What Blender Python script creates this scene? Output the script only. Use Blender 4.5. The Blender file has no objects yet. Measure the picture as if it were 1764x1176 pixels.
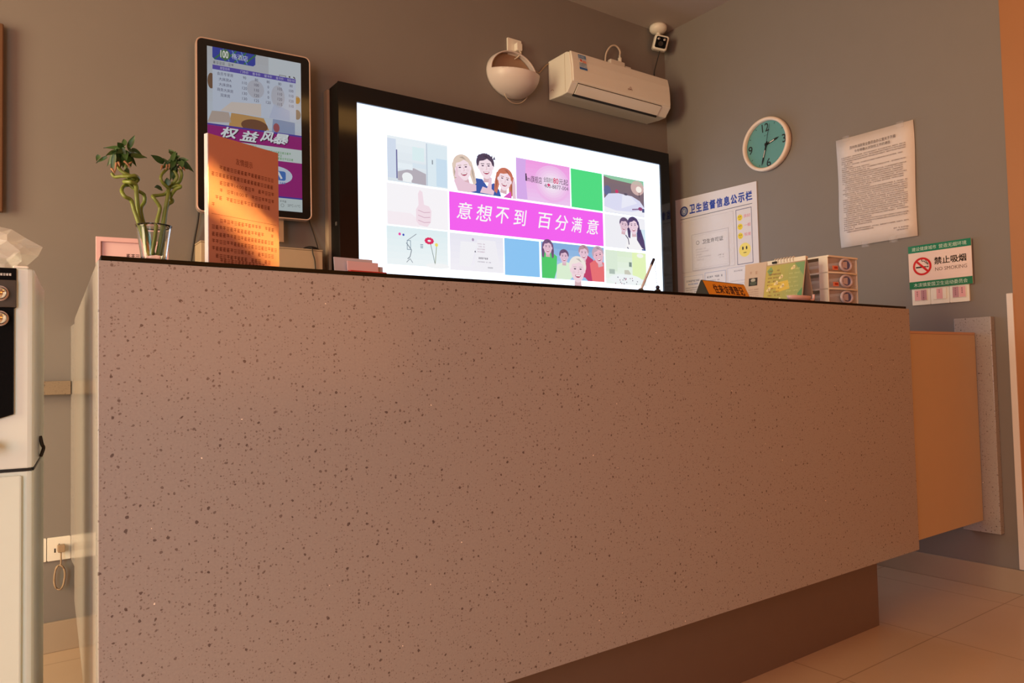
import bpy, bmesh, math, random
from mathutils import Vector, Matrix
R = math.radians
S = bpy.context.scene
C = S.collection
random.seed(7)

# ------------------------------------------------------------------ camera
cam_d = bpy.data.cameras.new('camera')
cam_d.sensor_width = 36.0
cam_d.lens = 36.0 * 1270.9 / 1764.0
cam_d.clip_start = 0.02
cam = bpy.data.objects.new('camera', cam_d); C.objects.link(cam)
YAW, PITCH, ROLL = 0.6202, 0.0392, -0.0224
fw = Vector((math.sin(YAW)*math.cos(PITCH), math.cos(YAW)*math.cos(PITCH), math.sin(PITCH)))
r0 = Vector((math.cos(YAW), -math.sin(YAW), 0)); u0 = r0.cross(fw)
rr = r0*math.cos(ROLL) + u0*math.sin(ROLL); uu = -r0*math.sin(ROLL) + u0*math.cos(ROLL)
m = Matrix((rr, uu, -fw)).transposed().to_4x4(); m.translation = Vector((-0.1394, -1.2831, 0.9095))
cam.matrix_world = m
S.camera = cam

# ------------------------------------------------------------------ view, world, lights
S.view_settings.view_transform = 'Standard'
S.view_settings.look = 'None'
S.view_settings.exposure = 0.0
S.view_settings.gamma = 1.0
S.view_settings.use_curve_mapping = False
S.cycles.use_denoising = True
S.cycles.max_bounces = 8

wd = bpy.data.worlds.new('world'); S.world = wd; wd.use_nodes = True
bg = wd.node_tree.nodes['Background']; bg.inputs[0].default_value = (1.0, 0.72, 0.5, 1); bg.inputs[1].default_value = 0.03

def area(name, loc, target, sx, sy, power, color, spread=180):
    d = bpy.data.lights.new(name, 'AREA'); d.shape = 'RECTANGLE'; d.size = sx; d.size_y = sy
    d.energy = power; d.color = color; d.spread = R(spread)
    o = bpy.data.objects.new(name, d); C.objects.link(o); o.location = loc
    o.rotation_euler = (Vector(target)-Vector(loc)).to_track_quat('-Z', 'Y').to_euler()
    return o
area('daylight_left_window', (-2.85, 0.2, 1.5), (0.6, 0.2, 1.1), 1.4, 2.0, 152, (1.0, 0.79, 0.47))
area('sunset_left_window', (-2.85, -2.2, 1.5), (0.6, 0.2, 1.1), 2.2, 2.0, 60, (1.0, 0.18, 0.04))
area('skylight_entrance', (-1.6, -1.9, 1.2), (-0.1, 0.3, 0.55), 0.8, 1.6, 12.5, (0.50, 1.0, 1.08), 130)
area('evening_front_door', (1.6, -4.4, 1.7), (1.6, 0.6, 1.5), 2.4, 1.8, 30, (1.0, 0.30, 0.05))
area('ceiling_panel_lamp', (1.80, -0.95, 2.875), (1.80, -0.95, 0), 1.2, 0.45, 5, (1.0, 0.50, 0.14))
beam = area('added_notice_band_lamp', (-0.75, -2.3, 1.62), (0.245, 0.075, 1.19), 0.24, 0.042, 0.20, (1.0, 0.62, 0.18), 1.3)  # added narrow lamp in mid-air, throws the golden band on the acrylic notice
beam.rotation_euler.rotate_axis('Z', R(-38))

# ------------------------------------------------------------------ materials
def lin(c):
    c = c/255.0
    return c/12.92 if c <= 0.04045 else ((c+0.055)/1.055)**2.4
def rgb(r, g, b): return (lin(r), lin(g), lin(b), 1.0)

def mat(name, col, rough=0.5, metal=0.0, spec=0.5, noise=0.0, nscale=30.0, bump=0.0, coat=0.0, trans=0.0, ior=1.45):
    m = bpy.data.materials.new(name); m.use_nodes = True
    nt = m.node_tree; b = nt.nodes['Principled BSDF']
    b.inputs['Base Color'].default_value = col
    b.inputs['Roughness'].default_value = rough
    b.inputs['Metallic'].default_value = metal
    b.inputs['Specular IOR Level'].default_value = spec
    b.inputs['Coat Weight'].default_value = coat
    b.inputs['Transmission Weight'].default_value = trans
    b.inputs['IOR'].default_value = ior
    if noise or bump:
        tc = nt.nodes.new('ShaderNodeTexCoord'); n = nt.nodes.new('ShaderNodeTexNoise')
        n.inputs['Scale'].default_value = nscale; n.inputs['Detail'].default_value = 4
        nt.links.new(tc.outputs['Object'], n.inputs['Vector'])
        if noise:
            mx = nt.nodes.new('ShaderNodeMix'); mx.data_type = 'RGBA'
            mx.inputs[6].default_value = tuple(c*(1-noise) for c in col[:3])+(1,)
            mx.inputs[7].default_value = tuple(min(1, c*(1+noise)) for c in col[:3])+(1,)
            nt.links.new(n.outputs['Fac'], mx.inputs[0]); nt.links.new(mx.outputs[2], b.inputs['Base Color'])
        if bump:
            bp = nt.nodes.new('ShaderNodeBump'); bp.inputs['Strength'].default_value = bump; bp.inputs['Distance'].default_value = 0.002
            nt.links.new(n.outputs['Fac'], bp.inputs['Height']); nt.links.new(bp.outputs['Normal'], b.inputs['Normal'])
    return m

def math_node(nt, op, a, b=None, c=None):
    n = nt.nodes.new('ShaderNodeMath'); n.operation = op
    for i, v in enumerate((a, b, c)):
        if v is None: continue
        if isinstance(v, (int, float)): n.inputs[i].default_value = v
        else: nt.links.new(v, n.inputs[i])
    return n.outputs[0]

def stone(name, base, rough=0.22):
    m = bpy.data.materials.new(name); m.use_nodes = True
    nt = m.node_tree; b = nt.nodes['Principled BSDF']
    tc = nt.nodes.new('ShaderNodeTexCoord')
    col = nt.nodes.new('ShaderNodeTexNoise'); col.inputs['Scale'].default_value = 240; col.inputs['Detail'].default_value = 3
    nt.links.new(tc.outputs['Object'], col.inputs['Vector'])
    mx = nt.nodes.new('ShaderNodeMix'); mx.data_type = 'RGBA'
    mx.inputs[6].default_value = tuple(c*0.9 for c in base[:3])+(1,)
    mx.inputs[7].default_value = tuple(min(1, c*1.1) for c in base[:3])+(1,)
    nt.links.new(col.outputs['Fac'], mx.inputs[0])
    cur = mx.outputs[2]
    wob = nt.nodes.new('ShaderNodeTexNoise'); wob.inputs['Scale'].default_value = 130
    nt.links.new(tc.outputs['Object'], wob.inputs['Vector'])
    sx = nt.nodes.new('ShaderNodeSeparateXYZ'); nt.links.new(tc.outputs['Object'], sx.inputs[0])
    flat = nt.nodes.new('ShaderNodeCombineXYZ'); nt.links.new(math_node(nt, 'ADD', sx.outputs[0], sx.outputs[1]), flat.inputs[0]); nt.links.new(sx.outputs[2], flat.inputs[1])
    for sc, rad, keep, c, amt in ((200, 0.30, 0.42, (0.13, 0.085, 0.07, 1), 0.42), (100, 0.23, 0.30, (0.10, 0.065, 0.06, 1), 0.62),
                             (50, 0.135, 0.22, (0.08, 0.055, 0.055, 1), 0.78), (14, 0.022, 0.14, (1.0, 0.95, 0.85, 1), 1.0)):
        add = nt.nodes.new('ShaderNodeVectorMath'); add.operation = 'MULTIPLY_ADD'
        nt.links.new(wob.outputs['Color'], add.inputs[0]); add.inputs[1].default_value = (0.006,)*3
        nt.links.new(flat.outputs[0], add.inputs[2])
        v = nt.nodes.new('ShaderNodeTexVoronoi'); v.voronoi_dimensions = '2D'; v.inputs['Scale'].default_value = sc
        nt.links.new(add.outputs[0], v.inputs['Vector'])
        sp = nt.nodes.new('ShaderNodeSeparateColor'); nt.links.new(v.outputs['Color'], sp.inputs[0])
        size = math_node(nt, 'MULTIPLY', sp.outputs[1], rad)
        near = math_node(nt, 'LESS_THAN', v.outputs['Distance'], size)
        pick = math_node(nt, 'LESS_THAN', sp.outputs[0], keep)
        f = math_node(nt, 'MULTIPLY', math_node(nt, 'MULTIPLY', near, pick), amt)
        m2 = nt.nodes.new('ShaderNodeMix'); m2.data_type = 'RGBA'
        nt.links.new(f, m2.inputs[0]); nt.links.new(cur, m2.inputs[6]); m2.inputs[7].default_value = c
        cur = m2.outputs[2]
    nt.links.new(cur, b.inputs['Base Color'])
    b.inputs['Roughness'].default_value = rough; b.inputs['Specular IOR Level'].default_value = 0.35
    return m

def tiles(name, base, grout, size, ox, oy, rough):
    m = bpy.data.materials.new(name); m.use_nodes = True
    nt = m.node_tree; b = nt.nodes['Principled BSDF']
    tc = nt.nodes.new('ShaderNodeTexCoord'); sp = nt.nodes.new('ShaderNodeSeparateXYZ')
    nt.links.new(tc.outputs['Object'], sp.inputs[0])
    ds = []
    for out, o in ((sp.outputs[0], ox), (sp.outputs[1], oy)):
        t = math_node(nt, 'DIVIDE', math_node(nt, 'SUBTRACT', out, o), size)
        fr = math_node(nt, 'FRACT', t)
        ds.append(math_node(nt, 'MINIMUM', fr, math_node(nt, 'SUBTRACT', 1.0, fr)))
    g = math_node(nt, 'LESS_THAN', math_node(nt, 'MINIMUM', ds[0], ds[1]), 0.0035)
    n = nt.nodes.new('ShaderNodeTexNoise'); n.inputs['Scale'].default_value = 3.0; n.inputs['Detail'].default_value = 6
    nt.links.new(tc.outputs['Object'], n.inputs['Vector'])
    mx = nt.nodes.new('ShaderNodeMix'); mx.data_type = 'RGBA'
    mx.inputs[6].default_value = tuple(c*0.92 for c in base[:3])+(1,); mx.inputs[7].default_value = tuple(c*1.06 for c in base[:3])+(1,)
    nt.links.new(n.outputs['Fac'], mx.inputs[0])
    m2 = nt.nodes.new('ShaderNodeMix'); m2.data_type = 'RGBA'
    nt.links.new(g, m2.inputs[0]); nt.links.new(mx.outputs[2], m2.inputs[6]); m2.inputs[7].default_value = grout
    nt.links.new(m2.outputs[2], b.inputs['Base Color'])
    b.inputs['Roughness'].default_value = rough
    return m

def print_mat(name, emit=0.0, rough=0.5, spec=0.4):
    m = bpy.data.materials.new(name); m.use_nodes = True
    nt = m.node_tree; b = nt.nodes['Principled BSDF']
    a = nt.nodes.new('ShaderNodeAttribute'); a.attribute_name = 'Col'
    b.inputs['Roughness'].default_value = rough; b.inputs['Specular IOR Level'].default_value = spec
    if emit:
        b.inputs['Base Color'].default_value = (0.01, 0.01, 0.01, 1)
        nt.links.new(a.outputs['Color'], b.inputs['Emission Color']); b.inputs['Emission Strength'].default_value = emit
    else:
        nt.links.new(a.outputs['Color'], b.inputs['Base Color'])
    return m

def film_mat(name, col, alpha, rough=0.15):
    m = mat(name, col, rough)
    b = m.node_tree.nodes['Principled BSDF']; b.inputs['Alpha'].default_value = alpha
    return m

M = {}
M['wall'] = mat('wall paint', (0.22, 0.20, 0.185, 1), 0.75, noise=0.03, nscale=8, bump=0.06)
M['ceiling'] = mat('ceiling paint', (0.46, 0.40, 0.37, 1), 0.8, noise=0.02, nscale=6)
M['orange'] = mat('orange wall panel', (0.39, 0.17, 0.065, 1), 0.45, noise=0.05, nscale=5)
M['floor'] = tiles('floor tiles', (0.60, 0.45, 0.32, 1), (0.38, 0.28, 0.20, 1), 0.54, 2.418, -0.068, 0.22)
M['base'] = mat('skirting tile', (0.40, 0.32, 0.24, 1), 0.35, noise=0.06, nscale=12)
M['stone'] = stone('speckled quartz', (0.37, 0.355, 0.35, 1), 0.18)
M['kick'] = mat('brown kick board', (0.17, 0.12, 0.09, 1), 0.4, noise=0.05, nscale=20)
M['blackglass'] = mat('black glass', (0.004, 0.005, 0.004, 1), 0.15, spec=0.12)
M['gate'] = mat('beige laminate', (0.55, 0.43, 0.27, 1), 0.4, noise=0.03, nscale=9)
M['gateedge'] = mat('laminate edge band', (0.55, 0.36, 0.24, 1), 0.45, noise=0.03)
M['white'] = mat('white plastic', (0.82, 0.80, 0.72, 1), 0.38, noise=0.02, nscale=10)
M['whitetrim'] = mat('white trim', (0.72, 0.68, 0.66, 1), 0.5, noise=0.02)
M['cream'] = mat('cream plastic', (0.66, 0.76, 0.72, 1), 0.35, noise=0.02)
M['palegrey'] = mat('pale grey plastic', (0.70, 0.78, 0.76, 1), 0.3, noise=0.02)
M['darkplastic'] = mat('dark plastic', (0.015, 0.013, 0.013, 1), 0.35, noise=0.1)
M['brownplastic'] = mat('dark brown plastic', (0.06, 0.045, 0.035, 1), 0.35, noise=0.1)
M['bezel'] = mat('glossy black bezel', (0.006, 0.006, 0.007, 1), 0.08)
M['tvside'] = mat('black tv case', (0.006, 0.0055, 0.005, 1), 0.45, noise=0.1, spec=0.25)
M['rosegold'] = mat('rose gold metal', (0.62, 0.47, 0.41, 1), 0.35, metal=0.5)
M['steel'] = mat('brushed steel', (0.38, 0.37, 0.37, 1), 0.35, metal=0.8, noise=0.05)
M['chrome'] = mat('chrome', (0.85, 0.83, 0.8, 1), 0.1, metal=1.0)
M['ledge'] = stone('tan speckled stone', (0.26, 0.20, 0.14, 1), 0.35)
M['wood'] = mat('dark brown wood', (0.14, 0.065, 0.03, 1), 0.5, noise=0.2, nscale=14)
M['tan'] = mat('tan board edge', (0.45, 0.34, 0.24, 1), 0.6, noise=0.08)
M['beigebox'] = mat('beige painted box', (0.50, 0.39, 0.27, 1), 0.55, noise=0.04)
M['pink'] = mat('pink plastic', (0.74, 0.47, 0.49, 1), 0.45, noise=0.03)
M['pinkpale'] = mat('pale pink sheet', (0.76, 0.53, 0.56, 1), 0.6, noise=0.03)
M['stem'] = mat('bamboo stem', (0.16, 0.20, 0.03, 1), 0.4, noise=0.4, nscale=60)
M['leaf'] = mat('bamboo leaf', (0.028, 0.075, 0.014, 1), 0.4, noise=0.4, nscale=25)
M['root'] = mat('bamboo shoot sheath', (0.28, 0.14, 0.065, 1), 0.6, noise=0.2)
M['glass'] = mat('clear glass', (0.96, 0.98, 0.97, 1), 0.02, trans=1.0, ior=1.35)
M['sconce'] = mat('white glass shade', (0.72, 0.66, 0.64, 1), 0.35, noise=0.02)
M['cable_black'] = mat('black cable', (0.015, 0.013, 0.012, 1), 0.5, noise=0.1)
M['cable_tan'] = mat('tan cable', (0.35, 0.25, 0.16, 1), 0.5, noise=0.1)
M['cable_white'] = mat('white cable', (0.62, 0.52, 0.42, 1), 0.5, noise=0.05)
M['wood_tan'] = mat('tan back plate', (0.36, 0.24, 0.16, 1), 0.6, noise=0.03)
M['clockrim'] = mat('cream clock rim', (0.78, 0.66, 0.56, 1), 0.35, noise=0.02)
M['black'] = mat('black paint', (0.012, 0.011, 0.011, 1), 0.4, noise=0.1)
M['orangeplastic'] = mat('orange acrylic', (0.72, 0.25, 0.015, 1), 0.3, noise=0.03)
M['clearplastic'] = film_mat('clear drawer plastic', (0.72, 0.58, 0.54, 1), 0.30)
M['handle'] = mat('lilac plastic handle', (0.55, 0.5, 0.62, 1), 0.3, noise=0.03)
M['blue'] = mat('blue handle shadow', (0.09, 0.13, 0.36, 1), 0.4, noise=0.05)  # colour stands in for the bluish shadow inside the drawer handles
M['bag'] = film_mat('clear plastic bag', (0.85, 0.82, 0.76, 1), 0.35, 0.15)
M['pocket'] = film_mat('clear pocket', (0.9, 0.9, 0.95, 1), 0.10, 0.06)
M['acryliclilac'] = mat('white acrylic edge', (0.54, 0.52, 0.58, 1), 0.2, noise=0.02)
M['print'] = print_mat('printed paper', 0.0, 0.55)
M['printgloss'] = print_mat('glossy print', 0.0, 0.12, 0.5)
M['tvpicture'] = print_mat('tv picture', 2.2, 0.12, 0.3)
M['adpicture'] = print_mat('advert picture', 0.5, 0.12, 0.5)
M['yellow'] = mat('yellow paper', (0.6, 0.35, 0.03, 1), 0.6, noise=0.1)
M['redplastic'] = mat('red plastic', (0.5, 0.03, 0.03, 1), 0.3, noise=0.05)

# ------------------------------------------------------------------ mesh helpers
def link(name, me, mats, parent=None, smooth=False, label=None):
    o = bpy.data.objects.new(name, me); C.objects.link(o)
    for mm in (mats if isinstance(mats, (list, tuple)) else [mats]): me.materials.append(mm)
    if smooth:
        for p in me.polygons: p.use_smooth = True
    if parent is not None: o.parent = parent
    if label: o['label'] = label
    return o
def obj(name, bm, mats, parent=None, smooth=False, label=None, bevel=0.0, seg=2):
    bmesh.ops.recalc_face_normals(bm, faces=bm.faces)
    me = bpy.data.meshes.new(name); bm.to_mesh(me); bm.free()
    o = link(name, me, mats, parent, smooth, label)
    if bevel:
        b = o.modifiers.new('bevel', 'BEVEL'); b.width = bevel; b.segments = seg; b.limit_method = 'ANGLE'; b.angle_limit = R(40)
    return o
def thing(name, label, cat, loc=(0, 0, 0), rotz=0.0, group=None, rot=None):
    o = bpy.data.objects.new(name, None); C.objects.link(o); o.empty_display_size = 0.05
    o.location = loc; o.rotation_euler = rot if rot else (0, 0, rotz)
    return tag(o, label, cat, group)
def tag(o, label, cat, group=None):
    o['label'] = label; o['category'] = cat
    if group: o['group'] = group
    return o
def struct(o): o['kind'] = 'structure'; return o
def box(x0, x1, y0, y1, z0, z1, bm=None):
    bm = bm or bmesh.new()
    v = [bm.verts.new((x, y, z)) for x in (x0, x1) for y in (y0, y1) for z in (z0, z1)]
    for f in ((0, 1, 3, 2), (4, 6, 7, 5), (0, 4, 5, 1), (2, 3, 7, 6), (0, 2, 6, 4), (1, 5, 7, 3)): bm.faces.new([v[i] for i in f])
    return bm
def prism(pts, axis, a, b, bm=None):
    """extrude a 2D outline along axis (0,1,2) from a to b"""
    bm = bm or bmesh.new()
    def P(p, t):
        q = list(p); q.insert(axis, t); return q
    lo = [bm.verts.new(P(p, a)) for p in pts]; hi = [bm.verts.new(P(p, b)) for p in pts]
    bm.faces.new(lo[::-1]); bm.faces.new(hi)
    n = len(pts)
    for i in range(n): bm.faces.new((lo[i], lo[(i+1) % n], hi[(i+1) % n], hi[i]))
    return bm
def rrect(x0, x1, y0, y1, r, n=6):
    pts = []
    for cx, cy, a in ((x1-r, y1-r, 0), (x0+r, y1-r, 90), (x0+r, y0+r, 180), (x1-r, y0+r, 270)):
        for k in range(n+1):
            t = R(a+90*k/n); pts.append((cx+r*math.cos(t), cy+r*math.sin(t)))
    return pts
def ring(outer, inner, axis, a, b, bm=None):
    """frame between two outlines of equal count"""
    bm = bm or bmesh.new()
    def P(p, t):
        q = list(p); q.insert(axis, t); return q
    n = len(outer); V = [[bm.verts.new(P(p, t)) for p in o] for o in (outer, inner) for t in (a, b)]
    for i in range(n):
        j = (i+1) % n
        bm.faces.new((V[0][i], V[0][j], V[1][j], V[1][i])); bm.faces.new((V[2][i], V[3][i], V[3][j], V[2][j]))
        bm.faces.new((V[0][i], V[2][i], V[2][j], V[0][j])); bm.faces.new((V[1][i], V[1][j], V[3][j], V[3][i]))
    return bm
def circ(cx, cy, r, n=32, ry=None): return [(cx+r*math.cos(2*math.pi*k/n), cy+(ry or r)*math.sin(2*math.pi*k/n)) for k in range(n)]
def lathe(prof, n=32, bm=None, axis='Z', origin=(0, 0, 0), cap=True):
    bm = bm or bmesh.new(); rings = []
    for r, h in prof:
        row = []
        for k in range(n):
            t = 2*math.pi*k/n; a, b = r*math.cos(t), r*math.sin(t)
            p = {'Z': (a, b, h), 'Y': (a, h, b), 'X': (h, a, b)}[axis]
            row.append(bm.verts.new(Vector(p)+Vector(origin)))
        rings.append(row)
    for i in range(len(rings)-1):
        for k in range(n):
            j = (k+1) % n; bm.faces.new((rings[i][k], rings[i][j], rings[i+1][j], rings[i+1][k]))
    if cap:
        bm.faces.new(rings[0]); bm.faces.new(rings[-1])
    return bm
def smooth_path(pts, sub=6):
    P = [Vector(p) for p in pts]; out = []
    for i in range(len(P)-1):
        a, b, c, d = P[max(i-1, 0)], P[i], P[i+1], P[min(i+2, len(P)-1)]
        for k in range(sub):
            t = k/sub
            out.append(0.5*((2*b)+(c-a)*t+(2*a-5*b+4*c-d)*t*t+(3*b-a-3*c+d)*t**3))
    out.append(P[-1]); return out
def tube(pts, rad, n=8, bm=None, sub=6, radf=None):
    bm = bm or bmesh.new(); path = smooth_path(pts, sub) if sub > 1 else [Vector(p) for p in pts]
    rings = []; nrm = None
    for i, p in enumerate(path):
        t = (path[min(i+1, len(path)-1)]-path[max(i-1, 0)]).normalized()
        if nrm is None:
            nrm = t.cross(Vector((0.3, 0.5, 0.81))).normalized()
        nrm = (nrm - t*nrm.dot(t)).normalized(); bn = t.cross(nrm)
        r = radf(i/(len(path)-1)) if radf else rad
        rings.append([bm.verts.new(p+nrm*r*math.cos(2*math.pi*k/n)+bn*r*math.sin(2*math.pi*k/n)) for k in range(n)])
    for i in range(len(rings)-1):
        for k in range(n):
            j = (k+1) % n; bm.faces.new((rings[i][k], rings[i][j], rings[i+1][j], rings[i+1][k]))
    bm.faces.new(rings[0]); bm.faces.new(rings[-1]); return bm

# text outlines come from Blender's own built-in typeface
_txt = {}
def text_mesh(s, bold=0.0, shear=0.0, spacing=1.0):
    k = (s, bold, shear, spacing)
    if k not in _txt:
        cu = bpy.data.curves.new('lettering', 'FONT'); cu.body = s; cu.offset = bold; cu.shear = shear; cu.size = 1.0
        cu.resolution_u = 2; cu.space_character = spacing
        o = bpy.data.objects.new('lettering', cu); C.objects.link(o)
        dg = bpy.context.evaluated_depsgraph_get()
        me = bpy.data.meshes.new_from_object(o.evaluated_get(dg))
        V = [(v.co.x, v.co.y) for v in me.vertices]; F = [tuple(p.vertices) for p in me.polygons]
        bpy.data.objects.remove(o); bpy.data.curves.remove(cu); bpy.data.meshes.remove(me)
        _txt[k] = (V, F)
    return _txt[k]

class Canvas:
    """flat printed or lit artwork: coloured shapes in metres, u to the right, v up, one mesh"""
    EPS = 0.00025
    dim = 1.0
    def __init__(s): s.v = []; s.f = []; s.c = []; s.l = []
    def poly(s, pts, col, L=1):
        b = len(s.v); s.v += [(p[0], -L*s.EPS, p[1]) for p in pts]
        s.f.append(tuple(range(b, b+len(pts)))); s.c.append(rgb(*col)); s.l.append(L)
    def rect(s, x0, y0, x1, y1, col, L=1): s.poly([(x0, y0), (x1, y0), (x1, y1), (x0, y1)], col, L)
    def grad(s, x0, y0, x1, y1, ca, cb, L=1, n=12, vert=True):
        for k in range(n):
            t = (k+0.5)/n; c = tuple(a+(b-a)*t for a, b in zip(ca, cb))
            if vert: s.rect(x0, y0+(y1-y0)*k/n, x1, y0+(y1-y0)*(k+1)/n, c, L)
            else: s.rect(x0+(x1-x0)*k/n, y0, x0+(x1-x0)*(k+1)/n, y1, c, L)
    def ell(s, cx, cy, rx, ry, col, L=1, n=24, a0=0, a1=360, rot=0):
        pts = []
        full = (a1-a0) >= 360
        for k in range(n if full else n+1):
            t = R(a0+(a1-a0)*k/n); x, y = rx*math.cos(t), ry*math.sin(t); q = R(rot)
            pts.append((cx+x*math.cos(q)-y*math.sin(q), cy+x*math.sin(q)+y*math.cos(q)))
        s.poly(pts, col, L)
    def line(s, x0, y0, x1, y1, w, col, L=1):
        d = Vector((x1-x0, y1-y0)); d.normalize(); n = Vector((-d.y, d.x))*w/2
        s.poly([(x0-n.x, y0-n.y), (x1-n.x, y1-n.y), (x1+n.x, y1+n.y), (x0+n.x, y0+n.y)], col, L)
    def path(s, pts, w, col, L=1):
        for a, b in zip(pts[:-1], pts[1:]): s.line(a[0], a[1], b[0], b[1], w, col, L)
    def frame(s, x0, y0, x1, y1, w, col, L=1):
        s.rect(x0, y0, x1, y0+w, col, L); s.rect(x0, y1-w, x1, y1, col, L); s.rect(x0, y0+w, x0+w, y1-w, col, L); s.rect(x1-w, y0+w, x1, y1-w, col, L)
    def arc(s, cx, cy, r, w, col, L=1, a0=0, a1=360, n=32, ry=None):
        ry = ry or r
        for k in range(n):
            t0, t1 = R(a0+(a1-a0)*k/n), R(a0+(a1-a0)*(k+1)/n)
            s.poly([(cx+(r-w/2)*math.cos(t0), cy+(ry-w/2)*math.sin(t0)), (cx+(r+w/2)*math.cos(t0), cy+(ry+w/2)*math.sin(t0)),
                    (cx+(r+w/2)*math.cos(t1), cy+(ry+w/2)*math.sin(t1)), (cx+(r-w/2)*math.cos(t1), cy+(ry-w/2)*math.sin(t1))], col, L)
    def text(s, t, x0, y0, x1, y1, col, L=2, bold=0.0, shear=0.0, keep=False, spacing=1.0):
        """fit lettering into the box; bold widens the strokes by overprinting"""
        if bold > 0:
            h = bold*(y1-y0)
            for q, (dx, dy) in enumerate(((-h, -h), (h, -h), (-h, h), (h, h))): s.text(t, x0+dx, y0+dy, x1+dx, y1+dy, col, L-0.1-0.1*q, 0.0, shear, keep, spacing)
        V, F = text_mesh(t, 0.0, shear, spacing)
        if not V: return
        ax, bx = min(v[0] for v in V), max(v[0] for v in V); ay, by = min(v[1] for v in V), max(v[1] for v in V)
        kx, ky = (x1-x0)/max(bx-ax, 1e-6), (y1-y0)/max(by-ay, 1e-6)
        ox, oy = x0, y0
        if keep:
            kk = min(kx, ky); ox += ((x1-x0)-kk*(bx-ax))/2; oy += ((y1-y0)-kk*(by-ay))/2; kx = ky = kk
        b = len(s.v); s.v += [(ox+(v[0]-ax)*kx, -L*s.EPS, oy+(v[1]-ay)*ky) for v in V]
        for f in F: s.f.append(tuple(b+i for i in f)); s.c.append(rgb(*col)); s.l.append(L)
    def smalltext(s, x0, x1, y, h, col, L=2, fill=1.0, gap=0.06, rnd=random):
        """a line of print too small to read in the photograph: little stroke marks"""
        x = x0; end = x0+(x1-x0)*fill; cw = h*0.98
        while x+cw <= end:
            if rnd.random() > gap:
                t = h*0.15; k = rnd.randint(0, 3)
                s.rect(x+cw*.08, y+h*.78, x+cw*.86, y+h*.78+t, col, L)
                s.rect(x+cw*.08, y+h*.40, x+cw*.86, y+h*.40+t, col, L)
                if k != 0: s.rect(x+cw*.10, y+h*.04, x+cw*.84, y+h*.04+t, col, L)
                if k != 1: s.rect(x+cw*.40, y+h*.16, x+cw*.40+t, y+h*.98, col, L)
                if k > 1: s.rect(x+cw*.14, y+h*.10, x+cw*.14+t, y+h*.70, col, L)
            x += cw
    def build(s, name, mt, parent=None, label=None):
        me = bpy.data.meshes.new(name); me.from_pydata(s.v, [], s.f); me.update()
        ca = me.attributes.new('Col', 'FLOAT_COLOR', 'CORNER')
        data = []
        for p, c, L in zip(me.polygons, s.c, s.l):
            if L > 1 and s.dim != 1.0: c = (c[0]*s.dim, c[1]*s.dim, c[2]*s.dim, 1.0)
            data += list(c)*p.loop_total
        ca.data.foreach_set('color', data)
        return link(name, me, mt, parent, False, label)

# ------------------------------------------------------------------ the room
XR, YB, ZC = 3.1345, 1.677, 2.885
XL, YF = -3.0, -4.6
struct(obj('floor', box(XL, XR+0.1, YF, YB, -0.05, 0), M['floor']))
struct(obj('ceiling', box(XL, XR+0.1, YF, YB+0.1, ZC, ZC+0.08), M['ceiling']))
struct(obj('wall_back', box(XL, XR, YB, YB+0.1, 0, ZC), M['wall']))
struct(obj('wall_right', box(XR, XR+0.1, -0.082, YB+0.1, 0, ZC), M['wall']))
struct(obj('wall_entrance', box(XR-0.004, XR+0.1, YF, -0.082, 0, ZC), M['orange']))
# left and front walls stand behind the camera; both have openings that let the evening in
b = box(XL-0.1, XL, 1.0, YB, 0, ZC); box(XL-0.1, XL, YF, -3.4, 0, ZC, b); box(XL-0.1, XL, -3.4, 1.0, 0, 0.4, b); box(XL-0.1, XL, -3.4, 1.0, 2.6, ZC, b); box(XL-0.1, XL, -0.95, -0.65, 0.4, 2.6, b)
struct(obj('wall_left', b, M['wall']))
b = box(XL, -2.2, YF-0.1, YF, 0, ZC); box(1.0, 1.5, YF-0.1, YF, 0, ZC, b); box(-2.2, XR, YF-0.1, YF, 2.65, ZC, b); box(-2.2, 1.0, YF-0.1, YF, 0, 0.5, b)
struct(obj('wall_front', b, M['wall']))
struct(obj('baseboard_right', box(XR-0.012, XR-0.0005, -0.6, YB-0.013, 0, 0.092), M['base'], bevel=0.002))
struct(obj('baseboard_back', box(XL, XR-0.0005, YB-0.012, YB-0.0005, 0, 0.10), M['base'], bevel=0.002))
struct(obj('trim_1', box(XR-0.010, XR-0.0005, -0.083, -0.060, 0.095, 1.168), M['whitetrim'], bevel=0.002))

# ------------------------------------------------------------------ reception counter
H, H0, LC = 1.10, 0.262, 2.481
ct = thing('reception_counter', 'long speckled pinkish stone reception counter with a black glass top and brown kick base', 'reception counter', (0, 0, 0))
obj('front_panel', box(0.0, LC, 0.0, 0.03, H0, H-0.007), M['stone'], ct, bevel=0.0012)
obj('side_panel', prism([(0.0015, 0.031), (0.0295, 0.031), (0.106, 1.26), (0.076, 1.26)], 2, H0, H-0.007), M['stone'], ct, bevel=0.0012, label='glossy left side panel of the counter')
obj('side_panel', box(LC-0.03, LC-0.001, 0.031, 0.60, H0, H-0.007), M['stone'], ct, bevel=0.0012, label='right side panel of the counter')
obj('glass_top', prism([(0.004, 0.004), (LC-0.012, 0.004), (LC-0.012, 0.42), (0.46, 0.42), (0.46, 1.25), (0.082, 1.25)], 2, H-0.0065, H+0.001), M['blackglass'], ct, bevel=0.0008)
obj('work_top', prism([(0.11, 0.20), (LC-0.035, 0.20), (LC-0.035, 0.60), (0.60, 0.60), (0.60, 1.24), (0.14, 1.24)], 2, 0.72, 0.75), M['gate'], ct)
obj('inner_shelf', prism([(0.035, 0.035), (LC-0.035, 0.035), (LC-0.035, 0.20), (0.112, 0.20)], 2, 0.72, 0.75), M['gate'], ct)
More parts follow.
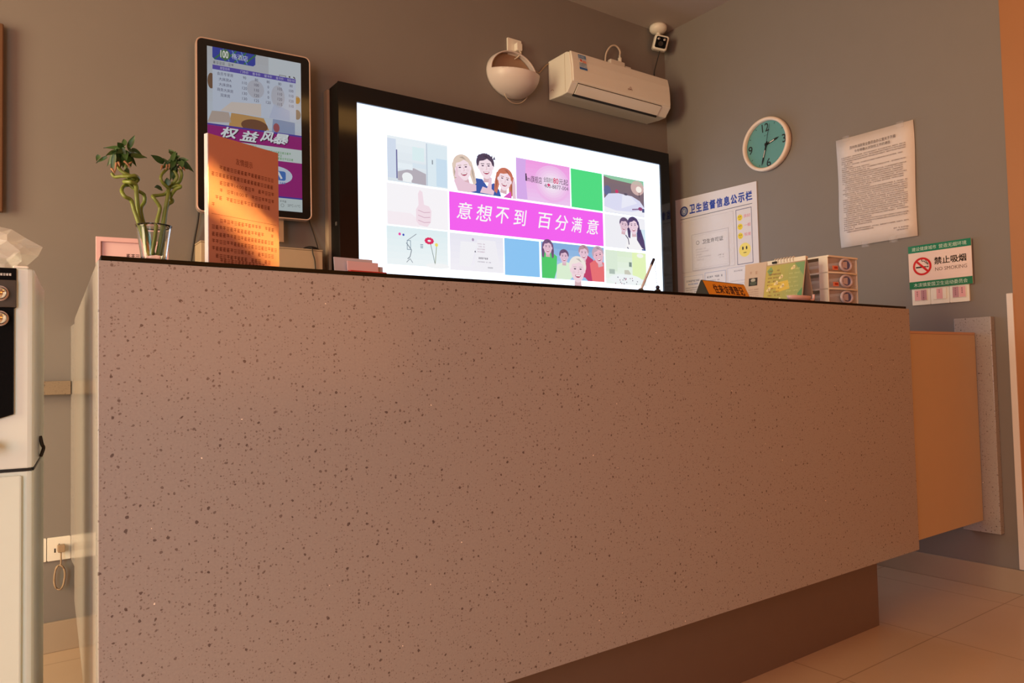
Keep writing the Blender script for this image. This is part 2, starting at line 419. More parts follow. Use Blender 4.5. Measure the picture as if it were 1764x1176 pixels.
obj('kick_base', prism([(0.10, 0.10), (LC-0.097, 0.10), (LC-0.097, 0.55), (0.5, 0.55), (0.5, 1.2), (0.16, 1.2)], 2, 0.0, H0+0.002), M['kick'], ct)
CT = H+0.0013        # height at which things rest on the glass

# stone slab on the right wall that the gate closes against
tag(obj('gate_post_slab', box(XR-0.036, XR-0.001, -0.012, 0.125, 0.224, 1.081), M['stone'], bevel=0.002), 'narrow upright speckled stone slab fixed to the right wall by the switches', 'stone slab')
gt = thing('counter_gate', 'plain orange beige gate panel between the counter end and the wall slab', 'gate', (LC, 0.05, 0))
obj('panel', box(0.003, 0.612, -0.004, 0.026, 0.272, 1.010), M['gate'], gt, bevel=0.001)
obj('edge_strip', box(0.003, 0.612, -0.004, 0.026, 1.0105, 1.020), M['gateedge'], gt, label='light edging along the gate top')
b = lathe([(0.008, 0.0), (0.008, 0.03)], 12); obj('hinge', b, M['black'], gt).location = (0.614, 0.006, 0.95)
b = lathe([(0.008, 0.0), (0.008, 0.03)], 12); obj('hinge', b, M['black'], gt).location = (0.614, 0.006, 0.29)

# ------------------------------------------------------------------ big television
TY = 1.552
tv = thing('television', 'huge black television showing pink hotel slogan and photo tiles', 'television', (0, TY, 0))
obj('case', box(1.031, 2.991, 0.0, 0.085, 0.935, 2.110), M['tvside'], tv, bevel=0.003)
obj('bezel', ring([(1.031, 0.935), (2.991, 0.935), (2.991, 2.110), (1.031, 2.110)], [(1.112, 1.018), (2.922, 1.018), (2.922, 2.039), (1.112, 2.039)], 1, -0.012, -0.0002), M['bezel'], tv)
obj('back_board', box(1.021, 2.985, 0.0855, 0.124, 0.93, 2.104), M['tan'], tv, label='thin tan board edge behind the case')
obj('side_button', box(1.0285, 1.0315, 0.02, 0.032, 1.52, 1.535), M['steel'], tv)
k = Canvas()
k.rect(1.112, 1.018, 2.922, 2.039, (218, 234, 255), 0)
k.grad(1.112, 1.945, 2.922, 2.039, (218, 234, 255), (176, 190, 214), 1, 8)
# bathroom tile
k.grad(1.251, 1.73, 1.549, 1.927, (222, 232, 240), (240, 248, 253), 2, 6)
k.rect(1.251, 1.745, 1.293, 1.915, (214, 226, 243), 3); k.rect(1.293, 1.745, 1.299, 1.87, (110, 110, 160), 4)
k.poly([(1.300, 1.738), (1.438, 1.732), (1.438, 1.782), (1.378, 1.80), (1.300, 1.776)], (186, 180, 190), 3)
k.rect(1.30, 1.79, 1.372, 1.815, (236, 246, 252), 4); k.rect(1.372, 1.803, 1.44, 1.822, (222, 236, 246), 4)
k.ell(1.346, 1.757, 0.026, 0.02, (246, 250, 252), 5); k.rect(1.323, 1.735, 1.366, 1.752, (240, 246, 250), 4)
k.rect(1.372, 1.835, 1.43, 1.895, (224, 244, 247), 3); k.rect(1.440, 1.732, 1.446, 1.92, (200, 214, 228), 4)
k.rect(1.447, 1.732, 1.549, 1.92, (226, 241, 249), 3); k.rect(1.49, 1.735, 1.545, 1.86, (206, 229, 246), 4); k.rect(1.468, 1.83, 1.474, 1.85, (150, 160, 170), 5)
# three cheering people
def head(cx, cy, r, skin, hair, smile=True, long=False, L=3, tilt=0, shade=(222, 184, 192)):
    q = R(tilt)
    def P(x, y): return (cx+r*(x*math.cos(q)-y*math.sin(q)), cy+r*(x*math.sin(q)+y*math.cos(q)))
    def E(x, y, rx, ry, col, LL, n=24, a0=0, a1=360): k.ell(*P(x, y), rx*r, ry*r, col, LL, n, a0, a1, tilt)
    dark = tuple(int(c*0.82) for c in hair)
    k.poly([P(-.35, -.6), P(.35, -.6), P(.42, -1.5), P(-.42, -1.5)], shade, L)
    if long:
        for sx in (-1, 1):
            k.poly([P(sx*.5, .9), P(sx*1.08, .5), P(sx*1.2, -.5), P(sx*1.15, -1.5), P(sx*.8, -1.7), P(sx*.62, -.8), P(sx*.6, 0)], hair, L)
            k.poly([P(sx*.95, .2), P(sx*1.05, -.4), P(sx*.98, -1.4), P(sx*.86, -.6)], dark, L+.5)
    E(0, .32, 1.02, .92, hair, L)
    E(0, -.1, .78, 1.02, skin, L+1); E(0, -.55, .56, .62, skin, L+1.2)
    for sx in (-1, 1): E(sx*.8, -.1, .12, .2, skin, L+.6, 10)
    k.poly([P(-.86, .1), P(-.82, .75), P(-.3, 1.15), P(.35, 1.12), P(.82, .72), P(.86, .1), P(.66, .45), P(.25, .72), P(-.2, .55), P(-.62, .5)], hair, L+2)
    k.poly([P(-.2, 1.0), P(.2, 1.02), P(.5, .7), P(.3, .75)], dark, L+2.5)
    for sx in (-1, 1):
        E(sx*.33, .06, .14, .06, (86, 66, 92), L+2, 10); k.line(*P(sx*.33-.2, .24), *P(sx*.33+.2, .25), .06*r, dark, L+2)
        E(sx*.45, -.25, .18, .14, tuple(min(255, int(a*.97)) for a in skin), L+1.5, 10)
    k.path([P(.05, .05), P(.12, -.26), P(-.04, -.3)], .05*r, shade, L+2)
    if smile:
        E(0, -.48, .34, .26, (178, 70, 100), L+2, 14, 180, 360); k.poly([P(-.29, -.5), P(.29, -.5), P(.22, -.6), P(-.22, -.6)], (255, 255, 255), L+2.5)
    else:
        k.line(*P(-.2, -.55), *P(.2, -.53), .06*r, (190, 110, 128), L+2)
sk = (251, 229, 238)
k.poly([(1.66, 1.73), (1.70, 1.80), (1.735, 1.80), (1.76, 1.77), (1.80, 1.79), (1.83, 1.76), (1.84, 1.73)], (58, 92, 170), 2)
head(1.755, 1.862, 0.050, sk, (84, 70, 92), True, False, 3, 6)
for i in range(7): k.poly([(1.705+i*0.015, 1.90), (1.72+i*0.015, 1.90), (1.722+i*0.014, 1.93-abs(i-3)*0.004)], (84, 70, 92), 5)
head(1.630, 1.838, 0.050, sk, (228, 206, 190), True, True, 3, 12)
head(1.862, 1.815, 0.046, sk, (206, 120, 96), True, True, 3, -8)
k.poly([(1.60, 1.728), (1.58, 1.775), (1.605, 1.80), (1.64, 1.775), (1.70, 1.768), (1.70, 1.74), (1.66, 1.728)], (238, 204, 220), 6)
k.poly([(1.585, 1.79), (1.592, 1.84), (1.602, 1.84), (1.604, 1.79)], (240, 208, 222), 7)
k.poly([(1.72, 1.735), (1.735, 1.765), (1.76, 1.76), (1.775, 1.815), (1.788, 1.812), (1.785, 1.76), (1.80, 1.75), (1.795, 1.732)], (238, 204, 220), 7)
k.poly([(1.905, 1.728), (1.905, 1.80), (1.915, 1.835), (1.924, 1.80), (1.926, 1.728)], (238, 204, 220), 7)
k.poly([(1.85, 1.728), (1.90, 1.728), (1.895, 1.762)], (226, 90, 200), 7)
# pink advert with price lettering
k.grad(1.930, 1.731, 2.266, 1.932, (243, 205, 246), (247, 160, 232), 2, 10)
k.poly([(1.930, 1.731), (1.995, 1.735), (1.985, 1.86), (1.99, 1.932), (1.930, 1.932)], (220, 176, 240), 3)
for q in range(6): k.ell(2.15, 1.83, 0.112-0.015*q, 0.092-0.012*q, (245+q, 190+9*q, 240+2*q), 3+0.1*q)
k.rect(1.985, 1.826, 1.992, 1.862, (60, 44, 70), 4)
k.text('lmi旗舰店', 1.992, 1.822, 2.086, 1.856, (52, 40, 60), 5)
k.text('全国房价', 2.096, 1.835, 2.158, 1.860, (60, 44, 70), 5); k.text('80', 2.158, 1.835, 2.190, 1.862, (216, 30, 90), 5, 0.015); k.text('元起', 2.192, 1.834, 2.254, 1.864, (60, 44, 70), 5)
k.text('400-8877-004', 2.10, 1.808, 2.254, 1.828, (90, 70, 100), 5); k.ell(2.128, 1.823, 0.008, 0.007, (226, 60, 120), 6)
k.rect(2.273, 1.730, 2.487, 1.928, (80, 226, 134), 2)
k.rect(1.554, 1.546, 2.486, 1.7215, (250, 100, 246), 2)
for ch, x0, x1 in (('意', 1.592, 1.676), ('想', 1.695, 1.786), ('不', 1.806, 1.884), ('到', 1.908, 1.988), ('百', 2.058, 2.146), ('分', 2.162, 2.247), ('满', 2.268, 2.342), ('意', 2.369, 2.455)):
    k.text(ch, x0, 1.603, x1, 1.680, (255, 255, 255), 4, 0.008, 0.18)
# thumb up tile
k.rect(1.246, 1.542, 1.547, 1.722, (253, 251, 255), 2)
k.poly([(1.25, 1.60), (1.36, 1.60), (1.40, 1.575), (1.40, 1.545), (1.25, 1.545)], (252, 243, 249), 3)
k.poly([(1.385, 1.57), (1.40, 1.552), (1.44, 1.548), (1.458, 1.57), (1.462, 1.62), (1.45, 1.64), (1.425, 1.645), (1.418, 1.70), (1.405, 1.708), (1.396, 1.69), (1.398, 1.64), (1.385, 1.62)], (248, 228, 238), 4)
for yy in (1.57, 1.592, 1.614): k.path([(1.395, yy+.004), (1.425, yy-.004), (1.455, yy)], 0.0028, (214, 176, 196), 5)
# flowers tile
k.grad(1.243, 1.372, 1.543, 1.537, (244, 252, 254), (228, 245, 249), 2, 6)
k.line(1.452, 1.485, 1.476, 1.385, 0.003, (130, 150, 150), 3); k.line(1.485, 1.47, 1.476, 1.385, 0.003, (150, 160, 130), 3)
for i in range(10):
    t = R(36*i); k.ell(1.448+0.016*math.cos(t), 1.487+0.010*math.sin(t), 0.008, 0.006, (226, 50, 100), 4, 8)
k.ell(1.484, 1.472, 0.008, 0.008, (244, 226, 110), 4); k.ell(1.304, 1.505, 0.006, 0.006, (240, 80, 170), 4); k.ell(1.322, 1.503, 0.005, 0.005, (60, 90, 190), 4)
k.smalltext(1.402, 1.432, 1.452, 0.018, (90, 120, 150), 4); k.path([(1.34, 1.48), (1.385, 1.512)], 0.003, (150, 160, 170), 3)
k.path([(1.335, 1.47), (1.36, 1.44), (1.352, 1.41), (1.34, 1.40)], 0.004, (140, 150, 160), 4); k.frame(1.338, 1.44, 1.357, 1.482, 0.003, (140, 160, 176), 4)
k.path([(1.335, 1.385), (1.352, 1.402), (1.365, 1.385)], 0.003, (150, 160, 170), 4); k.ell(1.49, 1.378, 0.06, 0.012, (250, 252, 253), 3)
# card tile
k.grad(1.553, 1.366, 1.846, 1.535, (249, 247, 254), (238, 238, 250), 2, 6)
k.poly([(1.60, 1.39), (1.66, 1.385), (1.70, 1.50), (1.61, 1.50)], (248, 248, 253), 3); k.poly([(1.68, 1.38), (1.83, 1.368), (1.80, 1.515), (1.70, 1.515)], (247, 246, 252), 4)
k.ell(1.676, 1.512, 0.006, 0.007, (180, 160, 190), 5)
for j in range(4): k.smalltext(1.70, 1.745, 1.492-j*0.012, 0.006, (190, 160, 180), 5)
k.smalltext(1.705, 1.76, 1.425, 0.009, (90, 80, 100), 5); k.smalltext(1.70, 1.775, 1.41, 0.005, (150, 140, 160), 5); k.smalltext(1.755, 1.79, 1.385, 0.006, (120, 120, 130), 5)
k.poly([(1.683, 1.455), (1.692, 1.455), (1.687, 1.463)], (70, 70, 90), 5)
k.rect(1.852, 1.360, 2.060, 1.536, (142, 202, 250), 2)
# bedroom tile
k.grad(2.497, 1.73, 2.794, 1.928, (120, 104, 124), (134, 112, 116), 2, 5)
k.poly([(2.497, 1.928), (2.794, 1.928), (2.794, 1.90), (2.55, 1.91), (2.497, 1.92)], (150, 206, 170), 3)
k.ell(2.745, 1.885, 0.05, 0.04, (214, 180, 176), 3); k.ell(2.755, 1.878, 0.022, 0.017, (255, 246, 236), 4); k.line(2.757, 1.862, 2.757, 1.835, 0.004, (60, 50, 60), 4)
k.ell(2.522, 1.845, 0.026, 0.028, (104, 108, 150), 3); k.ell(2.59, 1.848, 0.012, 0.010, (206, 60, 110), 4); k.ell(2.655, 1.84, 0.014, 0.006, (90, 80, 100), 6)
k.poly([(2.497, 1.731), (2.794, 1.731), (2.794, 1.78), (2.76, 1.815), (2.70, 1.835), (2.60, 1.84), (2.53, 1.83), (2.497, 1.80)], (226, 226, 250), 4)
k.poly([(2.497, 1.76), (2.58, 1.745), (2.70, 1.75), (2.794, 1.77), (2.794, 1.731), (2.497, 1.731)], (246, 246, 254), 5)
k.poly([(2.62, 1.76), (2.63, 1.835), (2.69, 1.833), (2.74, 1.80)], (240, 240, 254), 5); k.line(2.70, 1.763, 2.77, 1.772, 0.007, (140, 110, 150), 6); k.ell(2.762, 1.772, 0.016, 0.010, (150, 70, 120), 7); k.rect(2.775, 1.755, 2.794, 1.775, (70, 80, 130), 6)
# couple tile
k.rect(2.497, 1.545, 2.796, 1.72, (246, 246, 252), 2); k.rect(2.72, 1.545, 2.796, 1.66, (216, 238, 250), 3)
k.poly([(2.64, 1.545), (2.66, 1.60), (2.70, 1.62), (2.76, 1.61), (2.78, 1.545)], (252, 250, 252), 4); k.poly([(2.73, 1.64), (2.76, 1.66), (2.785, 1.60), (2.795, 1.546), (2.765, 1.56), (2.73, 1.60)], (78, 62, 110), 5)
head(2.636, 1.672, 0.034, (232, 200, 216), (104, 84, 120), True, False, 5, -8); head(2.705, 1.675, 0.040, (242, 214, 228), (78, 62, 110), True, True, 5, 6)
k.path([(2.645, 1.62), (2.665, 1.60), (2.67, 1.57)], 0.006, (90, 80, 110), 6); k.path([(2.655, 1.555), (2.665, 1.547)], 0.006, (90, 90, 120), 6); k.rect(2.765, 1.545, 2.795, 1.553, (70, 90, 150), 6)
# kids tile
k.grad(2.071, 1.358, 2.485, 1.538, (196, 222, 248), (130, 176, 226), 2, 6)
k.poly([(2.073, 1.358), (2.073, 1.48), (2.12, 1.50), (2.17, 1.47), (2.165, 1.40), (2.15, 1.358)], (80, 206, 110), 4)
k.poly([(2.16, 1.358), (2.17, 1.43), (2.22, 1.45), (2.29, 1.43), (2.30, 1.358)], (224, 244, 216), 4)
k.poly([(2.33, 1.358), (2.33, 1.48), (2.37, 1.49), (2.41, 1.47), (2.42, 1.358)], (196, 66, 110), 4); k.poly([(2.40, 1.358), (2.385, 1.45), (2.42, 1.47), (2.485, 1.46), (2.485, 1.358)], (238, 116, 120), 5)
head(2.112, 1.512, 0.032, (236, 196, 216), (120, 90, 130), True, True, 5); head(2.215, 1.473, 0.030, (232, 196, 216), (110, 84, 120), True, False, 5)
head(2.345, 1.50, 0.034, (238, 200, 218), (190, 150, 160), True, False, 6); head(2.445, 1.495, 0.040, (240, 190, 206), (200, 170, 186), True, False, 7, 15)
k.poly([(2.25, 1.358), (2.27, 1.375), (2.35, 1.375), (2.37, 1.358)], (160, 200, 240), 8); head(2.302, 1.412, 0.056, (246, 216, 226), (244, 234, 226), True, False, 8)
# room tile
k.grad(2.495, 1.352, 2.795, 1.531, (244, 252, 250), (226, 244, 214), 2, 6)
k.rect(2.50, 1.42, 2.58, 1.525, (226, 242, 222), 3); k.rect(2.665, 1.45, 2.685, 1.475, (130, 150, 140), 4); k.poly([(2.63, 1.40), (2.68, 1.41), (2.66, 1.432), (2.63, 1.43)], (206, 206, 190), 4); k.rect(2.52, 1.405, 2.56, 1.43, (180, 196, 186), 4)
k.poly([(2.69, 1.38), (2.795, 1.39), (2.795, 1.531), (2.69, 1.531)], (232, 250, 190), 3); k.ell(2.75, 1.515, 0.025, 0.012, (250, 252, 246), 4)
k.ell(2.64, 1.38, 0.12, 0.028, (246, 251, 252), 5)
rn = random.Random(3)
for i in range(18): k.ell(2.55+0.19*rn.random(), 1.356+0.035*rn.random(), 0.0035, 0.003, rn.choice([(90, 70, 110), (170, 80, 120), (120, 110, 130)]), 6, 8)
k.dim = 0.42; sc = k.build('screen', M['tvpicture'], tv); sc.location = (0, -0.002, 0)

# ------------------------------------------------------------------ portrait advertising display
TR = R(-5.0)
ad = thing('advertising_display', 'upright wall mounted digital poster with rose gold rim showing a price table', 'display', (0.713, YB-0.075, 1.86), TR)
W2, B2, T2 = 0.215, -0.333, 0.333
obj('rim', ring(rrect(-W2, W2, B2, T2, 0.024), rrect(-W2+0.0055, W2-0.0055, B2+0.0055, T2-0.0055, 0.019), 1, -0.014, 0.02), M['rosegold'], ad, bevel=0.002)
obj('front_glass', prism(rrect(-W2+0.0053, W2-0.0053, B2+0.0053, T2-0.0053, 0.019), 1, -0.0125, 0.018), M['bezel'], ad)
obj('wall_bracket', box(0.02, 0.11, 0.022, 0.036, -0.42, 0.20), M['steel'], ad, label='grey metal mounting plate below the display')
k = Canvas()
x0, x1, y0, y1 = -0.176, 0.176, -0.302, 0.302
MG = (158, 26, 128)
k.rect(x0, y0, x1, y1, (206, 214, 226), 0)
k.grad(x0, 0.02, x1, y1, (206, 220, 236), (196, 200, 206), 1, 8)
k.poly([(0.05, 0.16), (x1, 0.16), (x1, y1), (0.05, y1)], (214, 224, 232), 2)
k.ell(-0.162, 0.17, 0.013, 0.03, (120, 90, 70), 2); k.ell(0.12, 0.20, 0.034, 0.024, (70, 50, 60), 3); k.frame(0.09, 0.205, 0.118, 0.24, 0.003, (150, 150, 155), 3)
k.rect(0.128, 0.235, 0.134, 0.241, (40, 40, 46), 3); k.line(0.146, 0.241, 0.153, 0.235, 0.004, (40, 40, 46), 3)
k.poly([(x0, 0.01), (-0.16, 0.055), (-0.10, 0.06), (-0.09, 0.02)], (196, 180, 170), 2); k.poly([(-0.10, 0.005), (-0.09, 0.06), (0.03, 0.055), (0.05, 0.01)], (206, 160, 100), 2)
k.ell(-0.005, 0.02, 0.05, 0.025, (120, 80, 60), 3); k.poly([(0.06, 0.0), (0.065, 0.06), (0.15, 0.055), (0.15, 0.0)], (150, 170, 206), 2); k.ell(0.078, 0.025, 0.012, 0.018, (170, 90, 100), 3)
k.ell(0.16, 0.15, 0.012, 0.016, (200, 150, 70), 2); k.ell(0.16, 0.09, 0.014, 0.02, (160, 140, 120), 2)
# tartan hotel plate
k.poly([(-0.157, y1), (0.0, y1), (0.0, 0.262), (-0.008, 0.254), (-0.149, 0.254), (-0.157, 0.262)], (44, 70, 176), 3)
for i in range(5):
    k.line(-0.15+i*0.036, 0.256, -0.13+i*0.036+0.024, y1-0.001, 0.006, (46, 120, 90), 4) if i < 4 else None
    k.line(-0.13+i*0.033, 0.256, -0.155+i*0.033+0.003, y1-0.001, 0.004, (110, 150, 226), 5) if i > 0 and i < 4 else None
k.ell(-0.112, 0.279, 0.02, 0.02, (70, 120, 80), 6); k.text('100', -0.128, 0.266, -0.100, 0.294, (246, 246, 240), 7, 0.02); k.text('格酒店', -0.088, 0.268, -0.028, 0.290, (232, 236, 246), 7)
k.smalltext(-0.155, -0.075, 0.238, 0.011, (110, 110, 120), 3)
k.rect(-0.157, 0.216, 0.155, 0.233, (92, 84, 184), 5)
k.rect(-0.157, 0.058, 0.155, 0.216, (208, 220, 240), 4)
k.ell(0.0, 0.165, 0.032, 0.036, (196, 200, 214), 5); k.ell(0.085, 0.15, 0.026, 0.045, (198, 202, 216), 5); k.poly([(-0.13, 0.06), (-0.09, 0.10), (0.02, 0.11), (0.02, 0.06)], (226, 214, 206), 5); k.poly([(0.05, 0.06), (0.07, 0.12), (0.13, 0.10), (0.13, 0.06)], (196, 208, 236), 5)
k.text('房型名称', -0.13, 0.219, -0.095, 0.230, (220, 220, 246), 6)
for i, t in enumerate(('门市价', '普卡价', '银卡价', '金卡价', '铂金卡价')):
    k.text(t, -0.056+i*0.0445, 0.219, -0.026+i*0.0445, 0.230, (220, 220, 246), 6)
tab = (('会员专享房', '90', '80', '80', '80', '80'), ('大床房A', '110', '100', '0', '105', '100'), ('大床房B', '120', '110', '0', '110', '110'),
       ('商务大床房', '130', '120', '0', '120', '120'), ('双床房', '130', '125', '120', '115', '110'))
for j, row in enumerate(tab):
    yy = 0.197-j*0.0205; wn = 0.0115*len(row[0])
    k.text(row[0], -0.112-wn/2, yy-0.001, -0.112+wn/2, yy+0.012, (74, 76, 110), 6)
    for i, t in enumerate(row[1:]):
        w = 0.0058*len(t); k.text(t, -0.041+i*0.0445-w/2, yy, -0.041+i*0.0445+w/2, yy+0.011, (84, 86, 110), 6)
k.rect(x0, 0.0, x1, 0.0065, (74, 60, 170), 5)
k.rect(x0, -0.052, x1, 0.0, MG, 4)
for ch, a, c, lo in (('权', -0.128, -0.066, -0.040), ('益', -0.060, 0.010, -0.044), ('风', 0.016, 0.066, -0.036), ('暴', 0.064, 0.124, -0.038)):
    k.text(ch, a+0.003, lo-0.003, c+0.003, lo+0.037, (70, 10, 60), 5, 0.03, 0.3); k.text(ch, a, lo, c, lo+0.04, (236, 246, 250), 6, 0.03, 0.3)
k.rect(x0, -0.106, x1, -0.052, (212, 226, 226), 4)
for j, (a, c) in enumerate(((-0.13, 0.01), (-0.06, 0.14), (-0.06, 0.10), (-0.06, 0.15))): k.smalltext(a, c, -0.066-j*0.0115, 0.009, (100, 170, 100), 5)
k.rect(x0, -0.248, x1, -0.106, MG, 4)
k.ell(0.07, -0.163, 0.068, 0.036, (206, 220, 240), 5)
k.poly(rrect(0.055, 0.112, -0.183, -0.146, 0.008, 3), (60, 120, 200), 6); k.line(0.096, -0.176, 0.082, -0.150, 0.008, (236, 240, 246), 7); k.line(0.07, -0.176, 0.082, -0.150, 0.008, (236, 240, 246), 7)
k.smalltext(0.088, 0.112, -0.197, 0.008, (80, 120, 190), 6)
k.rect(x0, -0.252, x1, -0.246, (60, 60, 170), 5)
k.rect(x0, y0, x1, -0.252, (206, 222, 224), 5)
k.text('20℃-11℃', 0.118, -0.284, 0.168, -0.274, (110, 120, 120), 6); k.smalltext(0.088, 0.116, -0.27, 0.009, (130, 140, 140), 6); k.arc(0.098, -0.281, 0.006, 0.0015, (130, 140, 140), 6, n=14)
sc = k.build('screen', M['adpicture'], ad); sc.location = (0, -0.0128, 0)
# cables of the display
tag(obj('power_cable', tube([(0.515, YB-0.03, 1.56), (0.512, YB-0.02, 1.50), (0.500, YB-0.012, 1.42), (0.486, YB-0.01, 1.30), (0.480, YB-0.01, 1.15)], 0.0035), M['cable_black'], smooth=True), 'black cable hanging from the lower left corner of the upright display', 'cable')
bb = thing('wall_box', 'beige box mounted on the back wall under the upright display', 'box', (0.735, YB, 1.22))
obj('body', box(-0.232, 0.236, -0.10, -0.001, -0.15, 0.188), M['beigebox'], bb, bevel=0.003)
obj('lid', box(-0.233, 0.237, -0.101, -0.001, 0.1885, 0.194), M['beigebox'], bb, bevel=0.002)
ap = thing('power_adapter', 'small black adapter lying on top of the beige wall box', 'power adapter', (0.937, YB-0.062, 1.4142), R(4))
b = bmesh.new(); bmesh.ops.create_uvsphere(b, u_segments=20, v_segments=10, radius=1)
for v in b.verts:
    v.co.z = max(v.co.z, 0); v.co = Vector((v.co.x*0.037, v.co.y*0.030, v.co.z*0.018))
obj('body', b, M['darkplastic'], ap, smooth=True)
obj('lead', tube([(0.028, 0.0, 0.012), (0.036, 0.022, 0.03), (0.028, 0.045, 0.09), (0.012, 0.05, 0.15), (0.014, 0.052, 0.22)], 0.0022), M['cable_black'], ap, smooth=True)
obj('lead', tube([(-0.024, -0.02, 0.007), (-0.016, -0.040, 0.004), (-0.012, -0.0425, -0.02), (-0.004, -0.0425, -0.05), (0.0, -0.0425, -0.12)], 0.0022), M['cable_black'], ap, smooth=True)
# pink framed notice behind the plant
pf = thing('pink_frame', 'pink framed pale board standing on the counter wing behind the bamboo vase', 'frame', (0.215, 1.215, CT), R(-7))
obj('frame', ring([(-0.088, 0), (0.11, 0), (0.11, 0.236), (-0.088, 0.236)], [(-0.074, 0.014), (0.096, 0.014), (0.096, 0.222), (-0.074, 0.222)], 1, -0.012, 0.012), M['pink'], pf, bevel=0.0015)
obj('sheet', box(-0.0738, 0.0958, -0.004, 0.010, 0.0142, 0.2218), M['pinkpale'], pf)
k = Canvas(); k.smalltext(-0.02, 0.05, 0.176, 0.013, (70, 46, 52), 1); o = k.build('lettering', M['print'], pf); o.location = (0, -0.0042, 0)

# ------------------------------------------------------------------ sconce, air conditioner, ceiling camera
sx, sz = 2.000, 2.385
sn = thing('wall_sconce', 'round white bowl wall light with a cut open top', 'wall light', (sx, YB, sz))
b = bmesh.new(); NU, NV = 72, 24; grid = []
for j in range(NV+1):
    ph = math.pi/2*j/NV; row = []
    for i in range(NU):
        t = 2*math.pi*i/NU
        row.append(b.verts.new((0.146*math.cos(ph)*math.cos(t), -0.002-0.150*math.sin(ph), 0.118*math.cos(ph)*math.sin(t))))
    grid.append(row)
for j in range(NV):
    for i in range(NU): b.faces.new([grid[j][i], grid[j][(i+1) % NU], grid[j+1][(i+1) % NU], grid[j+1][i]])
bmesh.ops.remove_doubles(b, verts=b.verts, dist=1e-5)
for co, no in (((0, -0.040, 0), (0, 1, 0)), ((0, 0, 0.008), (0, -0.17, 1))):
    bmesh.ops.bisect_plane(b, geom=list(b.verts)+list(b.edges)+list(b.faces), dist=1e-6, plane_co=co, plane_no=no)
bmesh.ops.delete(b, geom=[f for f in b.faces if f.calc_center_median().y < -0.040 and f.calc_center_median().z-0.17*f.calc_center_median().y > 0.008], context='FACES')
o = obj('shade', b, M['sconce'], sn, smooth=True); s_ = o.modifiers.new('thick', 'SOLIDIFY'); s_.thickness = 0.006; s_.offset = -1
pts = circ(0, 0, 0.139, 48, 0.111)
obj('back_plate', prism(pts, 1, -0.004, -0.0005), M['wood_tan'], sn, label='brown inner back of the bowl')
obj('cord', tube([(-0.062, -0.035, -0.112), (-0.045, -0.030, -0.130), (0.0, -0.02, -0.142), (0.05, -0.012, -0.130), (0.09, -0.01, -0.098), (0.104, -0.006, -0.07)], 0.0025), M['cable_white'], sn, smooth=True)
oo = thing('socket_plate', 'square white socket with a plug on the back wall above the bowl light', 'socket', (2.025, YB, 2.535))
obj('plate', prism(rrect(-0.043, 0.043, -0.043, 0.043, 0.004, 3), 1, -0.010, -0.0005), M['white'], oo, bevel=0.001)
obj('plug', prism(rrect(-0.004, 0.030, -0.022, 0.018, 0.006, 3), 1, -0.036, -0.0105), M['white'], oo, bevel=0.003)
obj('lead', tube([(0.012, -0.028, -0.018), (0.018, -0.036, -0.036), (0.01, -0.02, -0.05), (-0.002, -0.008, -0.06)], 0.003), M['cable_white'], oo, smooth=True)
tag(obj('wall_cable', tube([(2.128, YB-0.004, 2.452), (2.155, YB-0.005, 2.447), (2.175, YB-0.005, 2.440), (2.19, YB-0.005, 2.450), (2.235, YB-0.005, 2.497), (2.262, YB-0.006, 2.503)], 0.0035, sub=3), M['cable_tan'], smooth=True), 'thin tan cable running along the wall from the bowl light to the air conditioner', 'cable')

ac = thing('air_conditioner', 'white wall mounted air conditioner with a blue energy sticker', 'air conditioner', (2.245, YB, 2.30))
AW = 0.720
side = [(-0.0015, 0.215), (-0.150, 0.215), (-0.172, 0.206), (-0.184, 0.125), (-0.186, 0.050), (-0.147, 0.006), (-0.10, 0.004), (-0.0015, 0.012)]
obj('body', prism(side, 0, 0, AW), M['white'], ac, bevel=0.004, seg=2)
front = [(-0.162, 0.2165), (-0.176, 0.212), (-0.187, 0.165), (-0.191, 0.120), (-0.192, 0.066), (-0.190, 0.053), (-0.180, 0.058), (-0.168, 0.20)]
obj('front_panel', prism(front, 0, 0.008, AW-0.006), M['white'], ac, bevel=0.003)
# louvre lies on the sloping underside
d = Vector((0, 0.039, -0.044)).normalized(); nn = Vector((0, -d.z, d.y)); nn = -nn if nn.y > 0 else nn
p0 = Vector((0, -0.1855, 0.0495))
def strip(x0, x1, s0, s1, h0, h1):
    b = bmesh.new(); v = []
    for h in (h0, h1):
        for s in (s0, s1):
            for x in (x0, x1): v.append(b.verts.new(p0+d*s+nn*h+Vector((x, 0, 0))))
    for f in ((0, 1, 3, 2), (4, 6, 7, 5), (0, 4, 5, 1), (2, 3, 7, 6), (0, 2, 6, 4), (1, 5, 7, 3)): b.faces.new([v[i] for i in f])
    return b
obj('louvre_recess', strip(0.042, AW-0.072, -0.001, 0.069, -0.004, 0.0015), M['black'], ac, label='black slot around the louvre')
obj('louvre', strip(0.0445, AW-0.075, 0.002, 0.056, 0.0016, 0.005), M['white'], ac, bevel=0.001)
k = Canvas()
k.rect(0, 0, 0.052, 0.080, (196, 206, 216), 0); k.rect(0, 0, 0.052, 0.011, (50, 100, 170), 1); k.rect(0, 0.061, 0.052, 0.080, (96, 140, 186), 1); k.smalltext(0.003, 0.05, 0.065, 0.010, (200, 214, 226), 2)
k.poly([(0.008, 0.042), (0.022, 0.042), (0.016, 0.056), (0.010, 0.056)], (214, 80, 50), 1); k.poly([(0.024, 0.038), (0.05, 0.038), (0.045, 0.050), (0.026, 0.050)], (226, 150, 130), 1)
for j in range(3): k.smalltext(0.004, 0.05, 0.030-j*0.008, 0.005, (110, 140, 170), 2)
k.rect(0, 0.0335, 0.052, 0.0350, (80, 110, 150), 2)
st = k.build('energy_label', M['printgloss'], ac, label='blue and white energy sticker'); st.location = (0.050, 0, 0)
